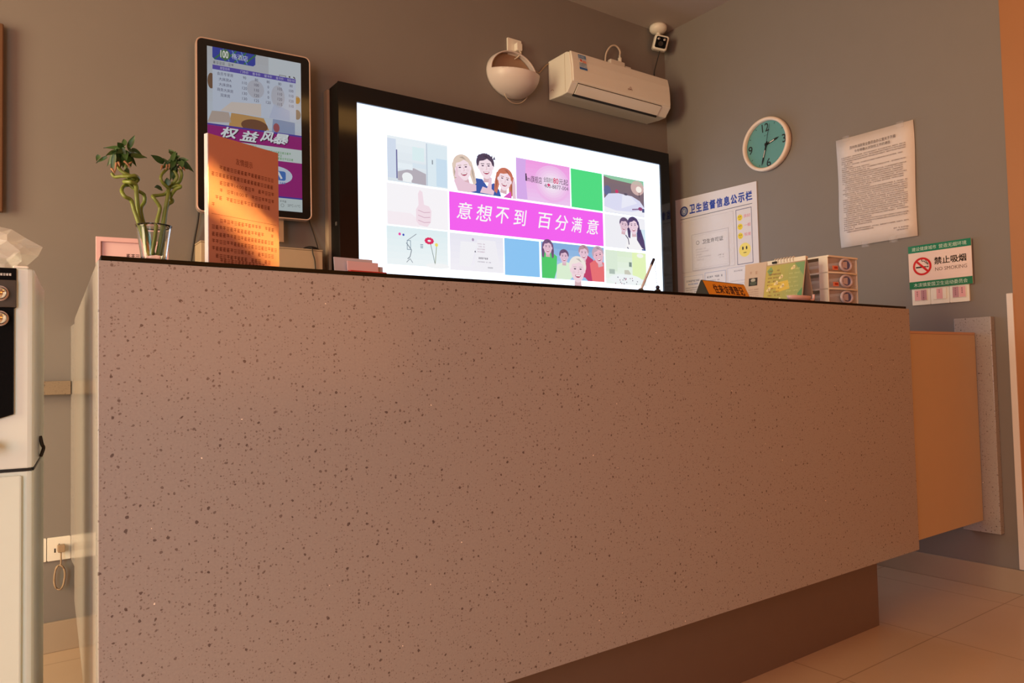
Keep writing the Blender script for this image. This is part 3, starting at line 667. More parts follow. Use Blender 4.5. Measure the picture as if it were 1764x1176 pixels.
for v in st.data.vertices:
    z = v.co.z+0.122; v.co.y += (-0.191+(z-0.12)/0.045*0.004 if z < 0.165 else -0.187+(z-0.165)/0.047*0.011)-0.0022; v.co.z = z
k = Canvas()
k.arc(0.0, 0.006, 0.006, 0.002, (150, 100, 90), 0, n=16); k.smalltext(-0.020, 0.020, -0.006, 0.009, (150, 110, 96), 0)
st = k.build('badge', M['print'], ac); st.location = (0.405, -0.1925, 0.090); st.rotation_euler = (R(2), 0, 0)
k = Canvas()
for i in range(5): k.smalltext(i*0.011, i*0.011+0.01, 0.0, 0.014-(0.004 if i > 2 else 0), (170, 150, 146), 0)
st = k.build('display_icons', M['print'], ac); st.location = (AW-0.064, -0.1755, 0.0330); st.rotation_euler = (R(-48), 0, 0)
obj('side_notch', tube([(-0.0006, -0.045, 0.047), (-0.0006, -0.034, 0.056), (-0.0006, -0.022, 0.056), (-0.0006, -0.020, 0.052)], 0.0012), M['tan'], ac)
obj('side_seam', box(-0.0008, 0.0, -0.137, -0.1355, 0.012, 0.210), M['tan'], ac)
pp = thing('drain_pump', 'small white plug and looped white tube on the wall above the air conditioner', 'pump', (2.72, YB, 2.60))
obj('body', box(-0.055, 0.055, -0.032, -0.0005, -0.050, 0.020), M['white'], pp, bevel=0.005)
obj('cap', box(0.062, 0.105, -0.028, -0.0005, -0.050, 0.005), M['white'], pp, bevel=0.003)
obj('nozzle', lathe([(0.011, 0.02), (0.011, 0.045), (0.006, 0.05), (0.006, 0.062)], 14, origin=(0.03, -0.016, 0)), M['white'], pp, smooth=True)
obj('hose', tube([(0.030, -0.016, 0.058), (0.028, -0.02, 0.085), (0.0, -0.022, 0.105), (-0.035, -0.02, 0.098), (-0.066, -0.016, 0.062), (-0.076, -0.012, 0.022), (-0.078, -0.012, -0.05)], 0.005), M['cable_white'], pp, smooth=True)

cc = thing('security_camera', 'small white cube security camera hanging from the ceiling corner', 'camera', (3.024, YB-0.057, ZC))
obj('base', lathe([(0.046, -0.0005), (0.050, -0.012), (0.049, -0.026), (0.038, -0.040), (0.018, -0.046)], 32), M['white'], cc, smooth=True)
obj('neck', lathe([(0.013, -0.044), (0.013, -0.072)], 16), M['white'], cc, smooth=True)
hd = bpy.data.objects.new('camera_head', None)
bm_ = box(-0.042, 0.042, -0.036, 0.028, -0.042, 0.042)
hd = obj('camera_head', bm_, M['white'], cc, bevel=0.014, seg=4); hd.location = (0.0, -0.012, -0.110); hd.rotation_euler = (R(14), R(14), R(-36))
obj('face_glass', prism(rrect(-0.031, 0.031, -0.031, 0.031, 0.008, 4), 1, -0.0385, -0.0355), M['bezel'], hd)
for sx_ in (-0.017, 0.017):
    obj('infrared_lamp', lathe([(0.007, -0.0388), (0.007, -0.0405), (0.004, -0.0415)], 16, axis='Y', origin=(sx_, 0, 0.018)), M['steel'], hd)
obj('lens', lathe([(0.015, -0.0388), (0.013, -0.0410), (0.007, -0.0405)], 24, axis='Y', origin=(0, 0, -0.008)), M['darkplastic'], hd)
obj('lead', tube([(0.0, -0.008, -0.152), (0.004, 0.02, -0.20), (0.008, 0.046, -0.25), (0.004, 0.050, -0.31), (-0.030, 0.050, -0.355), (-0.055, 0.048, -0.375)], 0.003), M['cable_black'], cc, smooth=True)

# ------------------------------------------------------------------ things on the right wall (local u runs towards the viewer, away from the corner)
RW = R(-90)
def right_wall(name, label, cat, y, z, gap=0.001, group=None):
    return thing(name, label, cat, (XR-gap, y, z), 0, group, rot=(0, 0, RW))
# local x -> -Y, local -y -> -X (into the room)
# clock
ck = right_wall('wall_clock', 'round wall clock with cream rim and teal face', 'clock', 0.9905, 2.038)
CR = 0.138
obj('rim', lathe([(CR-0.006, 0), (CR, -0.012), (CR, -0.030), (CR-0.004, -0.036), (CR-0.014, -0.037), (CR-0.018, -0.030), (CR-0.018, -0.016)], 64, axis='Y', cap=False), M['clockrim'], ck, smooth=True)
k = Canvas(); TE = (94, 152, 152); DK = (34, 44, 48)
k.ell(0, 0, CR-0.016, CR-0.016, TE, 0, 64)
for t, cx, cy, w in (('12', 0, 0.090, 0.040), ('3', 0.100, 0, 0.020), ('6', 0, -0.094, 0.025), ('9', -0.100, 0, 0.025)): k.text(t, cx-w/2, cy-0.021, cx+w/2, cy+0.021, DK, 1, 0.015)
for i in range(12):
    if i % 3:
        t = R(30*i); k.line(0.106*math.sin(t), 0.106*math.cos(t), 0.114*math.sin(t), 0.114*math.cos(t), 0.003, DK, 1)
k.smalltext(-0.012, 0.012, 0.046, 0.006, (50, 80, 90), 1)
o = k.build('dial', M['print'], ck); o.location = (0, -0.014, 0); o.rotation_euler = (0, R(-4), 0)
def hand(name, ang, ln, w, tail, lay, slot=True):
    b = prism([(-w/2, -tail), (w/2, -tail), (w/2, ln*0.8), (0, ln), (-w/2, ln*0.8)], 1, -0.0016-lay, -lay)
    o = obj(name, b, M['black'], ck); o.location = (0, -0.0165, 0); o.rotation_euler = (0, R(ang), 0)
    if slot:
        obj('lume_strip', prism([(-w*.22, ln*0.25), (w*.22, ln*0.25), (w*.22, ln*0.62), (-w*.22, ln*0.62)], 1, -0.002-lay, -0.0017-lay), M['white'], o)
hand('hour_hand', 74, 0.075, 0.009, 0.012, 0.0); hand('minute_hand', 197, 0.108, 0.007, 0.015, 0.003); hand('second_hand', 14, 0.105, 0.002, 0.03, 0.006, False)
obj('hub', lathe([(0.006, -0.0166), (0.006, -0.027)], 16, axis='Y'), M['black'], ck)

# hygiene information board; its four sheets rest in its pockets
hb = right_wall('hygiene_board', 'large white hygiene notice board with blue heading and yellow faces', 'notice board', 1.624, 1.10)
HW = 0.555
obj('panel', prism([(0, 0.10), (HW, 0.10), (HW, 0.767), (0.0, 0.777)], 1, -0.005, 0), mat('white board', (0.72, 0.70, 0.74, 1), 0.3, noise=0.02), hb)
k = Canvas(); BL = (40, 70, 168)
k.arc(0.063, 0.700, 0.025, 0.009, (50, 70, 140), 0); k.ell(0.063, 0.700, 0.019, 0.019, (130, 150, 190), 0); k.line(0.055, 0.692, 0.070, 0.708, 0.004, (220, 220, 235), 1); k.line(0.070, 0.692, 0.056, 0.708, 0.004, (220, 220, 235), 1)
for i, ch in enumerate('卫生监督信息公示栏'): k.text(ch, 0.105+i*0.0478, 0.680-i*0.0005, 0.105+i*0.0478+0.038, 0.728-i*0.0005, BL, 0, 0.035)
k.rect(0.035, 0.655, 0.525, 0.658, (70, 80, 110), 0)
k.frame(0.42, 0.345, 0.520, 0.640, 0.003, (80, 86, 130), 0)
def face(cx, cy, r, mouth, col, L=0):
    k.ell(cx, cy, r, r, col, L, 28)
    for sx_ in (-1, 1): k.ell(cx+sx_*r*0.32, cy+r*0.25, r*0.13, r*0.26, (40, 40, 40), L+1, 12)
    if mouth > 0: k.arc(cx, cy-r*0.1, r*0.42, r*0.09, (60, 50, 30), L+1, 215, 325, 12)
    else: k.rect(cx-r*0.25, cy-r*0.45, cx+r*0.25, cy-r*0.36, (60, 50, 30), L+1)
YE = (232, 210, 60)
for j, t in enumerate(('良好', '一般', '较差')):
    face(0.445, 0.595-j*0.049, 0.0165, 1 if j == 0 else 0, YE); k.text(t, 0.471, 0.590-j*0.049, 0.512, 0.608-j*0.049, (220, 120, 150), 0)
face(0.470, 0.420, 0.037, 0, (236, 222, 120))
k.frame(0.035, 0.345, 0.405, 0.640, 0.0015, (180, 180, 195), 0)
o = k.build('printing', M['print'], hb); o.location = (0, -0.0054, 0)
obj('pocket', box(0.037, 0.403, -0.0085, -0.0081, 0.347, 0.638), M['pocket'], hb, label='clear plastic pocket holding the licence')
def sheet(name, label, cat, x, z, w, h, draw, th=0.0008, gap=0.0064):
    o = right_wall(name, label, cat, 1.624-x, 1.10+z, gap+0.0005)
    obj('paper', box(0, w, -th, 0, 0, h), mat('paper '+cat, (0.74, 0.73, 0.78, 1), 0.55, noise=0.02), o)
    kk = Canvas(); draw(kk, w, h); q = kk.build('printing', M['print'], o); q.location = (0, -th-0.0002, 0)
rl = random.Random(5)
def d_lic(c, w, h):
    c.frame(0.0, 0.0, w, h, 0.002, (150, 150, 172), 0); c.frame(0.010, 0.010, w-0.010, h-0.010, 0.0012, (180, 180, 196), 0); c.arc(0.042, h-0.05, 0.010, 0.003, (110, 110, 120), 0)
    c.text('卫生许可证', 0.075, h-0.062, 0.218, h-0.038, (60, 60, 74), 0, 0.02)
    for j, f in enumerate((0.6, 0.75, 0.4, 0.9, 0.5)): c.smalltext(0.03, 0.15, h-0.092-j*0.015, 0.007, (176, 174, 190), 0, f, rnd=rl)
    c.smalltext(0.18, 0.225, 0.062, 0.008, (90, 90, 100), 0, rnd=rl); c.smalltext(0.19, 0.22, 0.050, 0.006, (150, 150, 160), 0, rnd=rl)
sheet('licence_sheet', 'white hygiene licence certificate inside the pocket of the hygiene board', 'certificate', 0.115, 0.350, 0.255, 0.205, d_lic)
def d_list(c, w, h):
    c.frame(0.004, 0.004, w-0.004, h-0.004, 0.0015, (150, 160, 190), 0); c.smalltext(0.02, w-0.02, h-0.038, 0.011, (90, 100, 140), 0, rnd=rl); c.smalltext(0.035, w-0.035, h-0.055, 0.009, (100, 130, 190), 0, rnd=rl)
    for j in range(11): c.smalltext(0.014, w-0.014, h-0.075-j*0.0125, 0.0075, (140, 140, 160), 0, 0.7+0.3*rl.random(), rnd=rl)
def d_list2(c, w, h):
    c.frame(0.004, 0.004, w-0.004, h-0.004, 0.0025, (150, 160, 196), 0); c.smalltext(0.018, w-0.016, h-0.036, 0.011, (70, 80, 110), 0, rnd=rl)
    for j in range(10): c.smalltext(0.026, w-0.014, h-0.056-j*0.0135, 0.008, (140, 140, 156), 0, 0.6+0.4*rl.random(), rnd=rl)
def d_blank(c, w, h):
    c.frame(0.003, 0.003, w-0.003, h-0.003, 0.0015, (140, 146, 190), 0); c.smalltext(0.045, 0.10, h-0.028, 0.008, (130, 130, 150), 0, rnd=rl)
    for j in range(4): c.smalltext(0.02, w-0.02, h-0.08-j*0.016, 0.006, (188, 186, 206), 0, rnd=rl)
sheet('notice_sheet', 'leftmost of the three small printed sheets along the bottom of the hygiene board', 'notice sheet', 0.045, 0.115, 0.145, 0.212, d_list)
sheet('notice_sheet', 'middle of the three small printed sheets along the bottom of the hygiene board', 'notice sheet', 0.196, 0.125, 0.150, 0.208, d_list2)
sheet('notice_sheet', 'nearly blank right sheet of the three at the bottom of the hygiene board', 'notice sheet', 0.352, 0.130, 0.165, 0.208, d_blank)

# long typed notice
nt_ = right_wall('paper_notice', 'large sheet of dense typed text taped to the right wall', 'paper notice', 0.6225, 1.450, 0.002)
b = bmesh.new(); NW, NH = 0.357, 0.506; rows = []
for j in range(9):
    row = []
    for i in range(7):
        u, v = i/6, j/8; x = NW*u + (0.006*(1-v)*(1-u)) - 0.003*math.sin(v*6); z = NH*v + 0.004*(1-u)*(v-0.5)
        lift = -0.003-0.006*abs(v-0.5)*(u*0.7+0.3) - 0.002*math.sin(v*9+u*3)
        row.append(b.verts.new((x, lift, z)))
    rows.append(row)
for j in range(8):
    for i in range(6): b.faces.new((rows[j][i], rows[j][i+1], rows[j+1][i+1], rows[j+1][i]))
o = obj('paper', b, mat('typing paper', (0.70, 0.64, 0.62, 1), 0.6, noise=0.02), nt_, smooth=True); s_ = o.modifiers.new('thick', 'SOLIDIFY'); s_.thickness = 0.0004
k = Canvas(); GX = (142, 128, 126)
k.text('苏州市消防安全委员会办公室关于开展', 0.068, 0.448, 0.280, 0.463, (80, 70, 70), 0); k.text('今冬明春火灾防控工作的通告', 0.090, 0.428, 0.256, 0.442, (80, 70, 70), 0)
rl = random.Random(11); yy = 0.412
for j in range(38):
    ind = 0.012 if rl.random() < 0.3 else 0.0; fl = rl.choice((1, 1, 1, 0.95, 1, 0.45)) if j not in (3, 5, 35) else 0.18
    k.smalltext(0.026+ind, 0.326, yy, 0.0054, GX, 0, fl, rnd=rl); yy -= 0.0094
k.smalltext(0.255, 0.325, 0.046, 0.0055, GX, 0, rnd=rl); k.smalltext(0.268, 0.318, 0.036, 0.0055, GX, 0, rnd=rl)
o = k.build('printing', M['print'], nt_); o.location = (0.002, -0.0112, 0)
for sx_, zz in ((0.05, 0.505), (0.30, 0.50), (0.12, 0.0), (0.25, 0.002)):
    obj('tape', box(sx_-0.012, sx_+0.018, -0.0118, -0.0006, zz-0.014, zz+0.012), M['pocket'], nt_)

# no smoking sign
ns = right_wall('no_smoking_sign', 'green and white no smoking sign with a red circle above the wall switches', 'sign', 0.304, 1.220, 0.0145)
SW, SH = 0.251, 0.186
ns.rotation_euler = (R(0), R(0), RW)
obj('panel', box(0, SW, -0.004, 0, 0, SH), M['white'], ns)
k = Canvas(); GR = (14, 124, 96)
k.rect(0, 0, SW, SH, (232, 212, 208), 0); k.rect(0, SH-0.031, SW, SH, GR, 1); k.rect(0, 0, SW, 0.031, (16, 116, 80), 1)
k.text('建设健康城市', 0.016, SH-0.024, 0.116, SH-0.007, (200, 226, 212), 2); k.text('营造无烟环境', 0.126, SH-0.024, 0.234, SH-0.007, (200, 226, 212), 2)
k.text('木渎镇爱国卫生运动委员会', 0.018, 0.007, 0.232, 0.024, (200, 226, 212), 2)
cx, cy = 0.056, 0.094
k.rect(cx-0.026, cy-0.006, cx+0.012, cy, (30, 24, 24), 2); k.rect(cx+0.013, cy-0.006, cx+0.017, cy, (60, 50, 50), 2); k.rect(cx+0.019, cy-0.006, cx+0.026, cy, (90, 80, 80), 2)
k.path([(cx+0.024, cy+0.004), (cx+0.024, cy+0.012), (cx+0.014, cy+0.014), (cx+0.010, cy+0.022), (cx+0.0, cy+0.022), (cx-0.002, cy+0.028), (cx+0.004, cy+0.032)], 0.003, (50, 44, 44), 2); k.path([(cx+0.020, cy+0.006), (cx+0.019, cy+0.018), (cx+0.014, cy+0.026)], 0.0025, (60, 54, 54), 3)
k.arc(cx, cy, 0.034, 0.0085, (200, 22, 36), 4, n=48); k.line(cx-0.024, cy+0.024, cx+0.024, cy-0.024, 0.009, (200, 22, 36), 3)
k.text('禁止吸烟', 0.106, 0.096, 0.230, 0.126, (34, 24, 24), 2, 0.02); k.text('NO SMOKING', 0.108, 0.068, 0.232, 0.083, (110, 90, 88), 2)
o = k.build('printing', M['printgloss'], ns); o.location = (0, -0.0043, 0)

# three wall switches
def switch(x, label, stickers):
    o = right_wall('wall_switch', label, 'light switch', 0.3-x, 1.150, 0.001, None)
    obj('plate', prism(rrect(0, 0.0755, 0, 0.086, 0.003, 2), 1, -0.009, 0), M['white'], o, bevel=0.0012)
    n = len(stickers)
    obj('rocker', box(0.011, 0.0645, -0.012, -0.0095, 0.018, 0.066), M['white'], o, bevel=0.0012)
    for i, (c, rows_) in enumerate(stickers):
        kk = Canvas(); w = 0.024; x_ = 0.013+i*0.0255 if n > 1 else 0.026
        kk.rect(x_, 0.020, x_+w, 0.064, c, 0)
        for r_ in range(rows_): kk.smalltext(x_+0.0085, x_+0.0155, 0.053-r_*0.0085, 0.006, (96, 30, 56), 1, gap=0)
        q = kk.build('sticker', M['print'], o, label='pink paper name sticker'); q.location = (0, -0.0124, 0)
PK, PD = (224, 170, 176), (186, 140, 152)
switch(0.0, 'wall switch with two pink stickers nearest the counter, left of the row', [(PK, 3), (PD, 5)])
switch(0.0765, 'middle wall switch under the no smoking sign with one pink sticker', [(PK, 2)])
switch(0.153, 'right wall switch under the no smoking sign, nearest the orange wall', [(PD, 4), (PK, 3)])

# ------------------------------------------------------------------ things on the counter
# acrylic notice
an = thing('acrylic_notice', 'upright orange red printed notice in a thick clear acrylic stand on the counter', 'notice stand', (0.172, 0.048, CT), R(21.5))
obj('stand', box(0.0, 0.151, 0.0, 0.010, 0.0, 0.232), M['acryliclilac'], an, bevel=0.0008)
obj('foot', box(0.0, 0.151, -0.001, 0.055, 0.0, 0.006), M['acryliclilac'], an)
k = Canvas(); OR = (188, 128, 106)
k.rect(0.0008, 0.006, 0.1502, 0.2312, OR, 0)
k.text('友情提示', 0.056, 0.188, 0.092, 0.200, (124, 70, 56), 1)
TX = (124, 70, 56); rl = random.Random(2)
for j, (a, c) in enumerate(((0.022, 0.14), (0.006, 0.142), (0.006, 0.145), (0.006, 0.145), (0.006, 0.142), (0.006, 0.020))):
    if j in (2, 3):
        k.smalltext(a+0.016, 0.052, 0.172-j*0.0135, 0.0075, TX, 1, rnd=rl); k.text('14:00' if j == 2 else '18:00', 0.053, 0.1725-j*0.0135, 0.072, 0.179-j*0.0135, TX, 1); k.smalltext(0.074, c, 0.172-j*0.0135, 0.0075, TX, 1, rnd=rl)
    else: k.smalltext(a, c, 0.172-j*0.0135, 0.0075, TX, 1, rnd=rl)
k.rect(0.006, 0.0915, 0.144, 0.0922, TX, 1)
for j, (a, c) in enumerate(((0.022, 0.142), (0.006, 0.142), (0.006, 0.142), (0.006, 0.146), (0.006, 0.142), (0.006, 0.142))): k.smalltext(a, c, 0.078-j*0.0125, 0.0075, TX, 1, rnd=rl)
k.smalltext(0.022, 0.12, 0.008, 0.0075, TX, 1, rnd=rl)
o = k.build('printed_sheet', M['printgloss'], an); o.location = (0, -0.0015, 0)

# lucky bamboo in a glass vase
VX, VY = 0.1065, 0.165
vs = thing('glass_vase', 'small flared clear glass vase holding the lucky bamboo', 'vase', (VX, VY, CT))
obj('glass', lathe([(0.001, 0.0), (0.0175, 0.0), (0.019, 0.004), (0.022, 0.03), (0.0285, 0.078), (0.0305, 0.083), (0.0290, 0.0832), (0.027, 0.077), (0.0205, 0.03), (0.0175, 0.010), (0.001, 0.009)], 40), M['glass'], vs, smooth=True)
lb = thing('lucky_bamboo', 'lucky bamboo with curled green stems and two tufts of dark leaves', 'plant', (VX, VY, CT))
def bp(X, Y, dy=0.0):      # picture sheet of the plant, laid out in its own plane
    return Vector((-0.0047+0.00021*X-VX, dy, 1.3815-0.000234*Y+0.000021*(X-400)-CT))
def stem(pts, rad):
    P = [bp(*p) for p in pts]
    path = smooth_path(P, 7); n = len(path)
    b = bmesh.new()
    tube(path, rad, 10, b, sub=1, radf=lambda t: rad*(1-0.25*t)*(1+0.16*max(0, 1-abs(((t*9) % 1)-0.5)*14)))
    obj('stem', b, M['stem'], lb, smooth=True)
stem([(500, 1085, .002), (450, 960, -.004), (410, 840, -.006), (375, 740, -.006), (350, 665, -.008), (300, 640, -.012), (282, 590, -.004), (310, 540, .010), (370, 520, .016), (415, 490, .006), (380, 478, -.010), (330, 486, -.012), (280, 480, -.004), (235, 478, .004), (214, 448, .006)], 0.0036)
stem([(520, 1080, .004), (470, 940, .004), (432, 830, .006), (412, 720, .004), (398, 620, .000), (388, 545, -.006), (345, 530, -.012), (305, 515, .002), (340, 490, .012), (390, 480, .006), (330, 470, -.006), (280, 440, -.004), (250, 395, .0)], 0.0040)
stem([(535, 1080, .006), (500, 960, .008), (462, 840, .010), (438, 720, .010), (468, 655, .012), (462, 605, .010), (420, 585, .004), (388, 560, .010), (350, 520, .012), (330, 440, .008), (320, 380, .006)], 0.0036)
stem([(510, 1085, -.006), (530, 960, -.008), (548, 830, -.008), (572, 730, -.008), (555, 690, -.010), (525, 650, -.010), (520, 625, -.004), (570, 612, .004), (625, 598, .006), (645, 560, .0), (600, 530, -.008), (578, 490, -.010), (600, 445, -.004), (640, 405, .0)], 0.0034)
stem([(560, 1085, .002), (585, 950, -.002), (602, 830, -.004), (620, 720, -.004), (640, 620, -.004), (660, 560, .004), (700, 520, .012), (740, 500, .006), (752, 455, -.004), (735, 410, -.004)], 0.0038)
stem([(590, 1085, .008), (612, 950, .008), (622, 820, .010), (645, 690, .010), (690, 650, .012), (670, 620, .006), (700, 570, -.004), (735, 555, -.010), (720, 540, -.004), (680, 545, .006), (640, 540, .008), (690, 510, .0), (715, 470, -.004), (690, 420, -.002)], 0.0036)
def leaf(parent_name, p, d, ln, wd, droop=0.25):
    b = bmesh.new(); d = d.normalized(); sdir = d.cross(Vector((random.uniform(-.5, .5), -1, random.uniform(-.2, .5)))).normalized(); L_ = []
    for i in range(7):
        t = i/6; c = p + d*ln*t + Vector((0, 0, -droop*ln*t*t)); w = wd*math.sin(math.pi*min(1, 0.12+0.88*t)**0.8)*(1 if t < 1 else 0)
        L_.append((b.verts.new(c-sdir*w), b.verts.new(c+Vector((0, 0.0012, -0.0008))), b.verts.new(c+sdir*w)))
    for i in range(6):
        b.faces.new((L_[i][0], L_[i][1], L_[i+1][1], L_[i+1][0])); b.faces.new((L_[i][1], L_[i][2], L_[i+1][2], L_[i+1][1]))
    obj(parent_name, b, M['leaf'], lb, smooth=True)
def toward(X0, Y0, X1, Y1, dy0=0, dy1=0, wd=0.0052, droop=0.1):
    a, c = bp(X0, Y0, dy0), bp(X1, Y1, dy1); leaf('leaf', a, c-a, (c-a).length, wd, droop)
for a in ((310, 260, 160, 226), (335, 260, 382, 148), (300, 250, 306, 165), (360, 265, 458, 288), (350, 320, 478, 314), (240, 300, 186, 372), (250, 290, 165, 318), (290, 260, 245, 226), (225, 320, 205, 440), (330, 280, 372, 262), (250, 270, 215, 300), (320, 330, 362, 380), (280, 320, 262, 420), (310, 420, 345, 455), (300, 280, 355, 345), (275, 270, 300, 350), (250, 300, 260, 385), (310, 290, 300, 390)):
    toward(*a, random.uniform(-.012, .006), random.uniform(-.02, .02), random.uniform(.0042, .0062))
for a in ((610, 360, 495, 308), (640, 370, 610, 300), (700, 300, 645, 270), (690, 290, 655, 236), (690, 330, 735, 300), (740, 340, 862, 402), (700, 360, 660, 490), (680, 340, 640, 330), (710, 380, 700, 470), (730, 330, 800, 330), (720, 370, 760, 410), (670, 350, 720, 360), (760, 380, 805, 395), (640, 540, 628, 475), (600, 560, 525, 555), (690, 350, 650, 400), (650, 360, 600, 400), (720, 340, 700, 300)):
    toward(*a, random.uniform(-.012, .006), random.uniform(-.02, .02), random.uniform(.0042, .0062))
for cx_, cy_ in ((300, 285), (270, 320), (330, 300), (690, 335), (660, 360), (730, 350)):
    for i in range(5):
        t = random.uniform(0, 2*math.pi); l_ = random.uniform(60, 105)
        toward(cx_, cy_, cx_+l_*math.cos(t), cy_-l_*math.sin(t)*0.9, random.uniform(-.014, .010), random.uniform(-.03, .03), random.uniform(.0040, .0058), 0.2)
toward(178, 330, 100, 362, 0, .01, .003); toward(118, 318, 98, 362, .0, .0, .004)
for a in ((240, 385, 225, 465), (300, 370, 340, 420), (255, 380, 262, 415), (330, 390, 355, 375), (590, 395, 575, 430), (630, 385, 615, 430), (650, 380, 640, 420), (760, 400, 770, 430), (735, 395, 745, 420), (205, 430, 225, 470)):
    a0, c0 = bp(a[0], a[1], -.008), bp(a[2], a[3], -.012)
    obj('sheath', tube([a0, (a0+c0)/2+Vector((0, -.002, 0)), c0], 0.0022, 6, radf=lambda t: 0.0024*(1-0.7*t)), M['root'], lb, smooth=True)

# little leaflet holder
lh = thing('leaflet_holder', 'low stack of small leaflets in a holder with a red base', 'leaflets', (0.406, 0.048, CT), R(3))
obj('base', box(0.026, 0.104, -0.004, 0.028, 0.0, 0.0085), M['redplastic'], lh, bevel=0.001)
o = obj('leaflet', box(0.0, 0.082, 0.010, 0.0125, 0.0, 0.036), M['acryliclilac'], lh, label='lilac white leaflet'); o.rotation_euler = (R(-8), 0, 0)
o = obj('leaflet', box(0.024, 0.090, 0.004, 0.0065, 0.009, 0.0275), M['pinkpale'], lh, label='peach leaflet'); o.rotation_euler = (R(-4), 0, 0)
o = obj('leaflet', box(0.09, 0.104, 0.012, 0.0145, 0.0, 0.021), M['acryliclilac'], lh)

# pen on a bead chain
pn = thing('counter_pen', 'white pen with a dark tip leaning in its holder before the television', 'pen', (1.222, 0.052, CT))
A, B_ = Vector((0.0, 0.0, 0.006)), Vector((0.0635, 0.012, 0.0915))
obj('holder', lathe([(0.020, 0), (0.020, 0.002), (0.008, 0.005), (0.005, 0.010)], 20), M['steel'], pn, smooth=True)
obj('barrel', tube([A, A.lerp(B_, .5), A.lerp(B_, .80)], 0.0032, 10, sub=2), M['acryliclilac'], pn, smooth=True)
obj('cap', tube([A.lerp(B_, .80), A.lerp(B_, .9), B_], 0.0036, 10, sub=2), mat('navy plastic', (0.012, 0.01, 0.03, 1), 0.3, noise=0.1), pn, smooth=True, label='dark navy pen end')
bcn = bmesh.new()
for i in range(15): bmesh.ops.create_icosphere(bcn, subdivisions=1, radius=0.0013, matrix=Matrix.Translation((0.066+0.0005*i+0.001*math.sin(i), 0.012, 0.088-0.0048*i)))
obj('bead_chain', bcn, M['steel'], pn, smooth=True)
b = bmesh.new(); bmesh.ops.create_uvsphere(b, u_segments=14, v_segments=8, radius=0.0055, matrix=Matrix.Translation((0.0745, 0.012, 0.0175)))
obj('chain_ball', b, mat('dark blue ball', (0.02, 0.02, 0.06, 1), 0.3, noise=0.1), pn, smooth=True)
obj('chain_anchor', lathe([(0.008, 0), (0.008, 0.010), (0.004, 0.013)], 14, origin=(0.0745, 0.012, 0)), M['darkplastic'], pn, smooth=True)

# visitor tent sign
tn = thing('tent_sign', 'orange tent shaped desk sign asking visitors to register', 'desk sign', (1.52, 0.075, CT), R(6.4))
TW = 0.222; prof = [(0.0, 0.0), (0.056, 0.0), (0.030, 0.0535), (0.026, 0.0535)]
obj('body', prism(prof, 0, 0.0, TW), M['darkplastic'], tn, label='dark triangular body of the sign')
ln_ = math.hypot(0.026, 0.0535); ang = math.atan2(0.026, 0.0535)
k = Canvas(); k.rect(0.0015, 0.001, TW-0.0008, ln_-0.002, (232, 164, 44), 0)
for i, ch in enumerate('住来访请登记'): k.text(ch, 0.040+i*0.0272, 0.0185, 0.0635+i*0.0272, 0.0475, (70, 28, 12), 1, 0.03)
k.text('谢谢合作', 0.055, -0.001+0.002, 0.10, 0.011, (96, 40, 14), 1, 0.01)
o = k.build('front_face', M['print'], tn, label='orange front face'); o.location = (0, -0.0004, 0); o.rotation_euler = (-ang, 0, 0)

# desk calendar: an A-frame whose pages face along the counter
cl = thing('desk_calendar', 'spiral bound desk calendar with a green and yellow page', 'calendar', (2.010, 0.258, CT), 0, rot=(0, 0, R(-90)))
CW, CH = 0.150, 0.160; lean = R(13)
o = obj('front_board', box(0, CW, -0.002, 0, 0, CH), M['tan'], cl); o.rotation_euler = (-lean, 0, 0)
o = obj('back_board', box(0, CW, 0, 0.002, 0, CH), M['tan'], cl); o.location = (0, 2*CH*math.sin(lean), 0); o.rotation_euler = (lean, 0, 0)
k = Canvas(); k.grad(0.002, 0.002, CW-0.003, CH-0.012, (196, 184, 96), (150, 172, 118), 0, 10, vert=False)
k.poly([(0.10, 0.004), (CW-0.003, 0.004), (CW-0.003, 0.06)], (96, 156, 110), 1); k.poly([(0.05, 0.05), (0.10, 0.06), (0.09, 0.09), (0.04, 0.085)], (220, 196, 88), 1)
k.ell(0.045, 0.075, 0.03, 0.012, (222, 202, 96), 2); k.poly([(0.006, CH-0.03), (0.02, CH-0.015), (0.03, CH-0.03), (0.02, CH-0.05)], (130, 170, 116), 1); k.poly([(0.11, CH-0.012), (CW-0.003, CH-0.012), (CW-0.003, CH-0.06)], (120, 162, 116), 1)
rl = random.Random(4)
for j in range(9): k.smalltext(0.012, 0.075, 0.026+j*0.0125, 0.0055, (150, 110, 84), 3, 0.9, 0.3, rl)
for j in range(7): k.smalltext(0.088, 0.138, 0.034+j*0.015, 0.005, (210, 220, 160), 3, 0.9, 0.2, rl)
for cx, cy in ((0.105, 0.130), (0.062, 0.102), (0.045, 0.082), (0.062, 0.022), (0.070, 0.070), (0.018, 0.062)):
    k.ell(cx, cy, 0.008, 0.005, (240, 226, 170), 4, 10, rot=30); k.ell(cx+0.004, cy+0.003, 0.005, 0.007, (244, 232, 186), 4, 10)
o = k.build('page', M['print'], cl, label='green yellow calendar page'); o.location = (0, -0.0026, 0); o.rotation_euler = (-lean, 0, 0)
zt, yt = CH*math.cos(lean), CH*math.sin(lean)
obj('page_flap', prism([(yt-0.004, zt-0.010), (yt-0.003, zt+0.006), (yt+0.012, zt+0.004), (yt+0.010, zt-0.002)], 0, 0.004, CW-0.002), M['white'], cl, label='white folded page edge along the spine')
for i in range(7):
    b = bmesh.new()
    pts = [(0.035+i*0.0115, yt+0.008*math.cos(t)-0.001, zt+0.002+0.008*math.sin(t)) for t in [2*math.pi*q/12 for q in range(13)]]
    obj('spiral_ring', tube(pts, 0.0014, 6, b, sub=1), M['white'], cl, smooth=True)
obj('clip', box(0.026, 0.042, yt-0.010, yt+0.004, zt-0.006, zt+0.001), M['black'], cl)
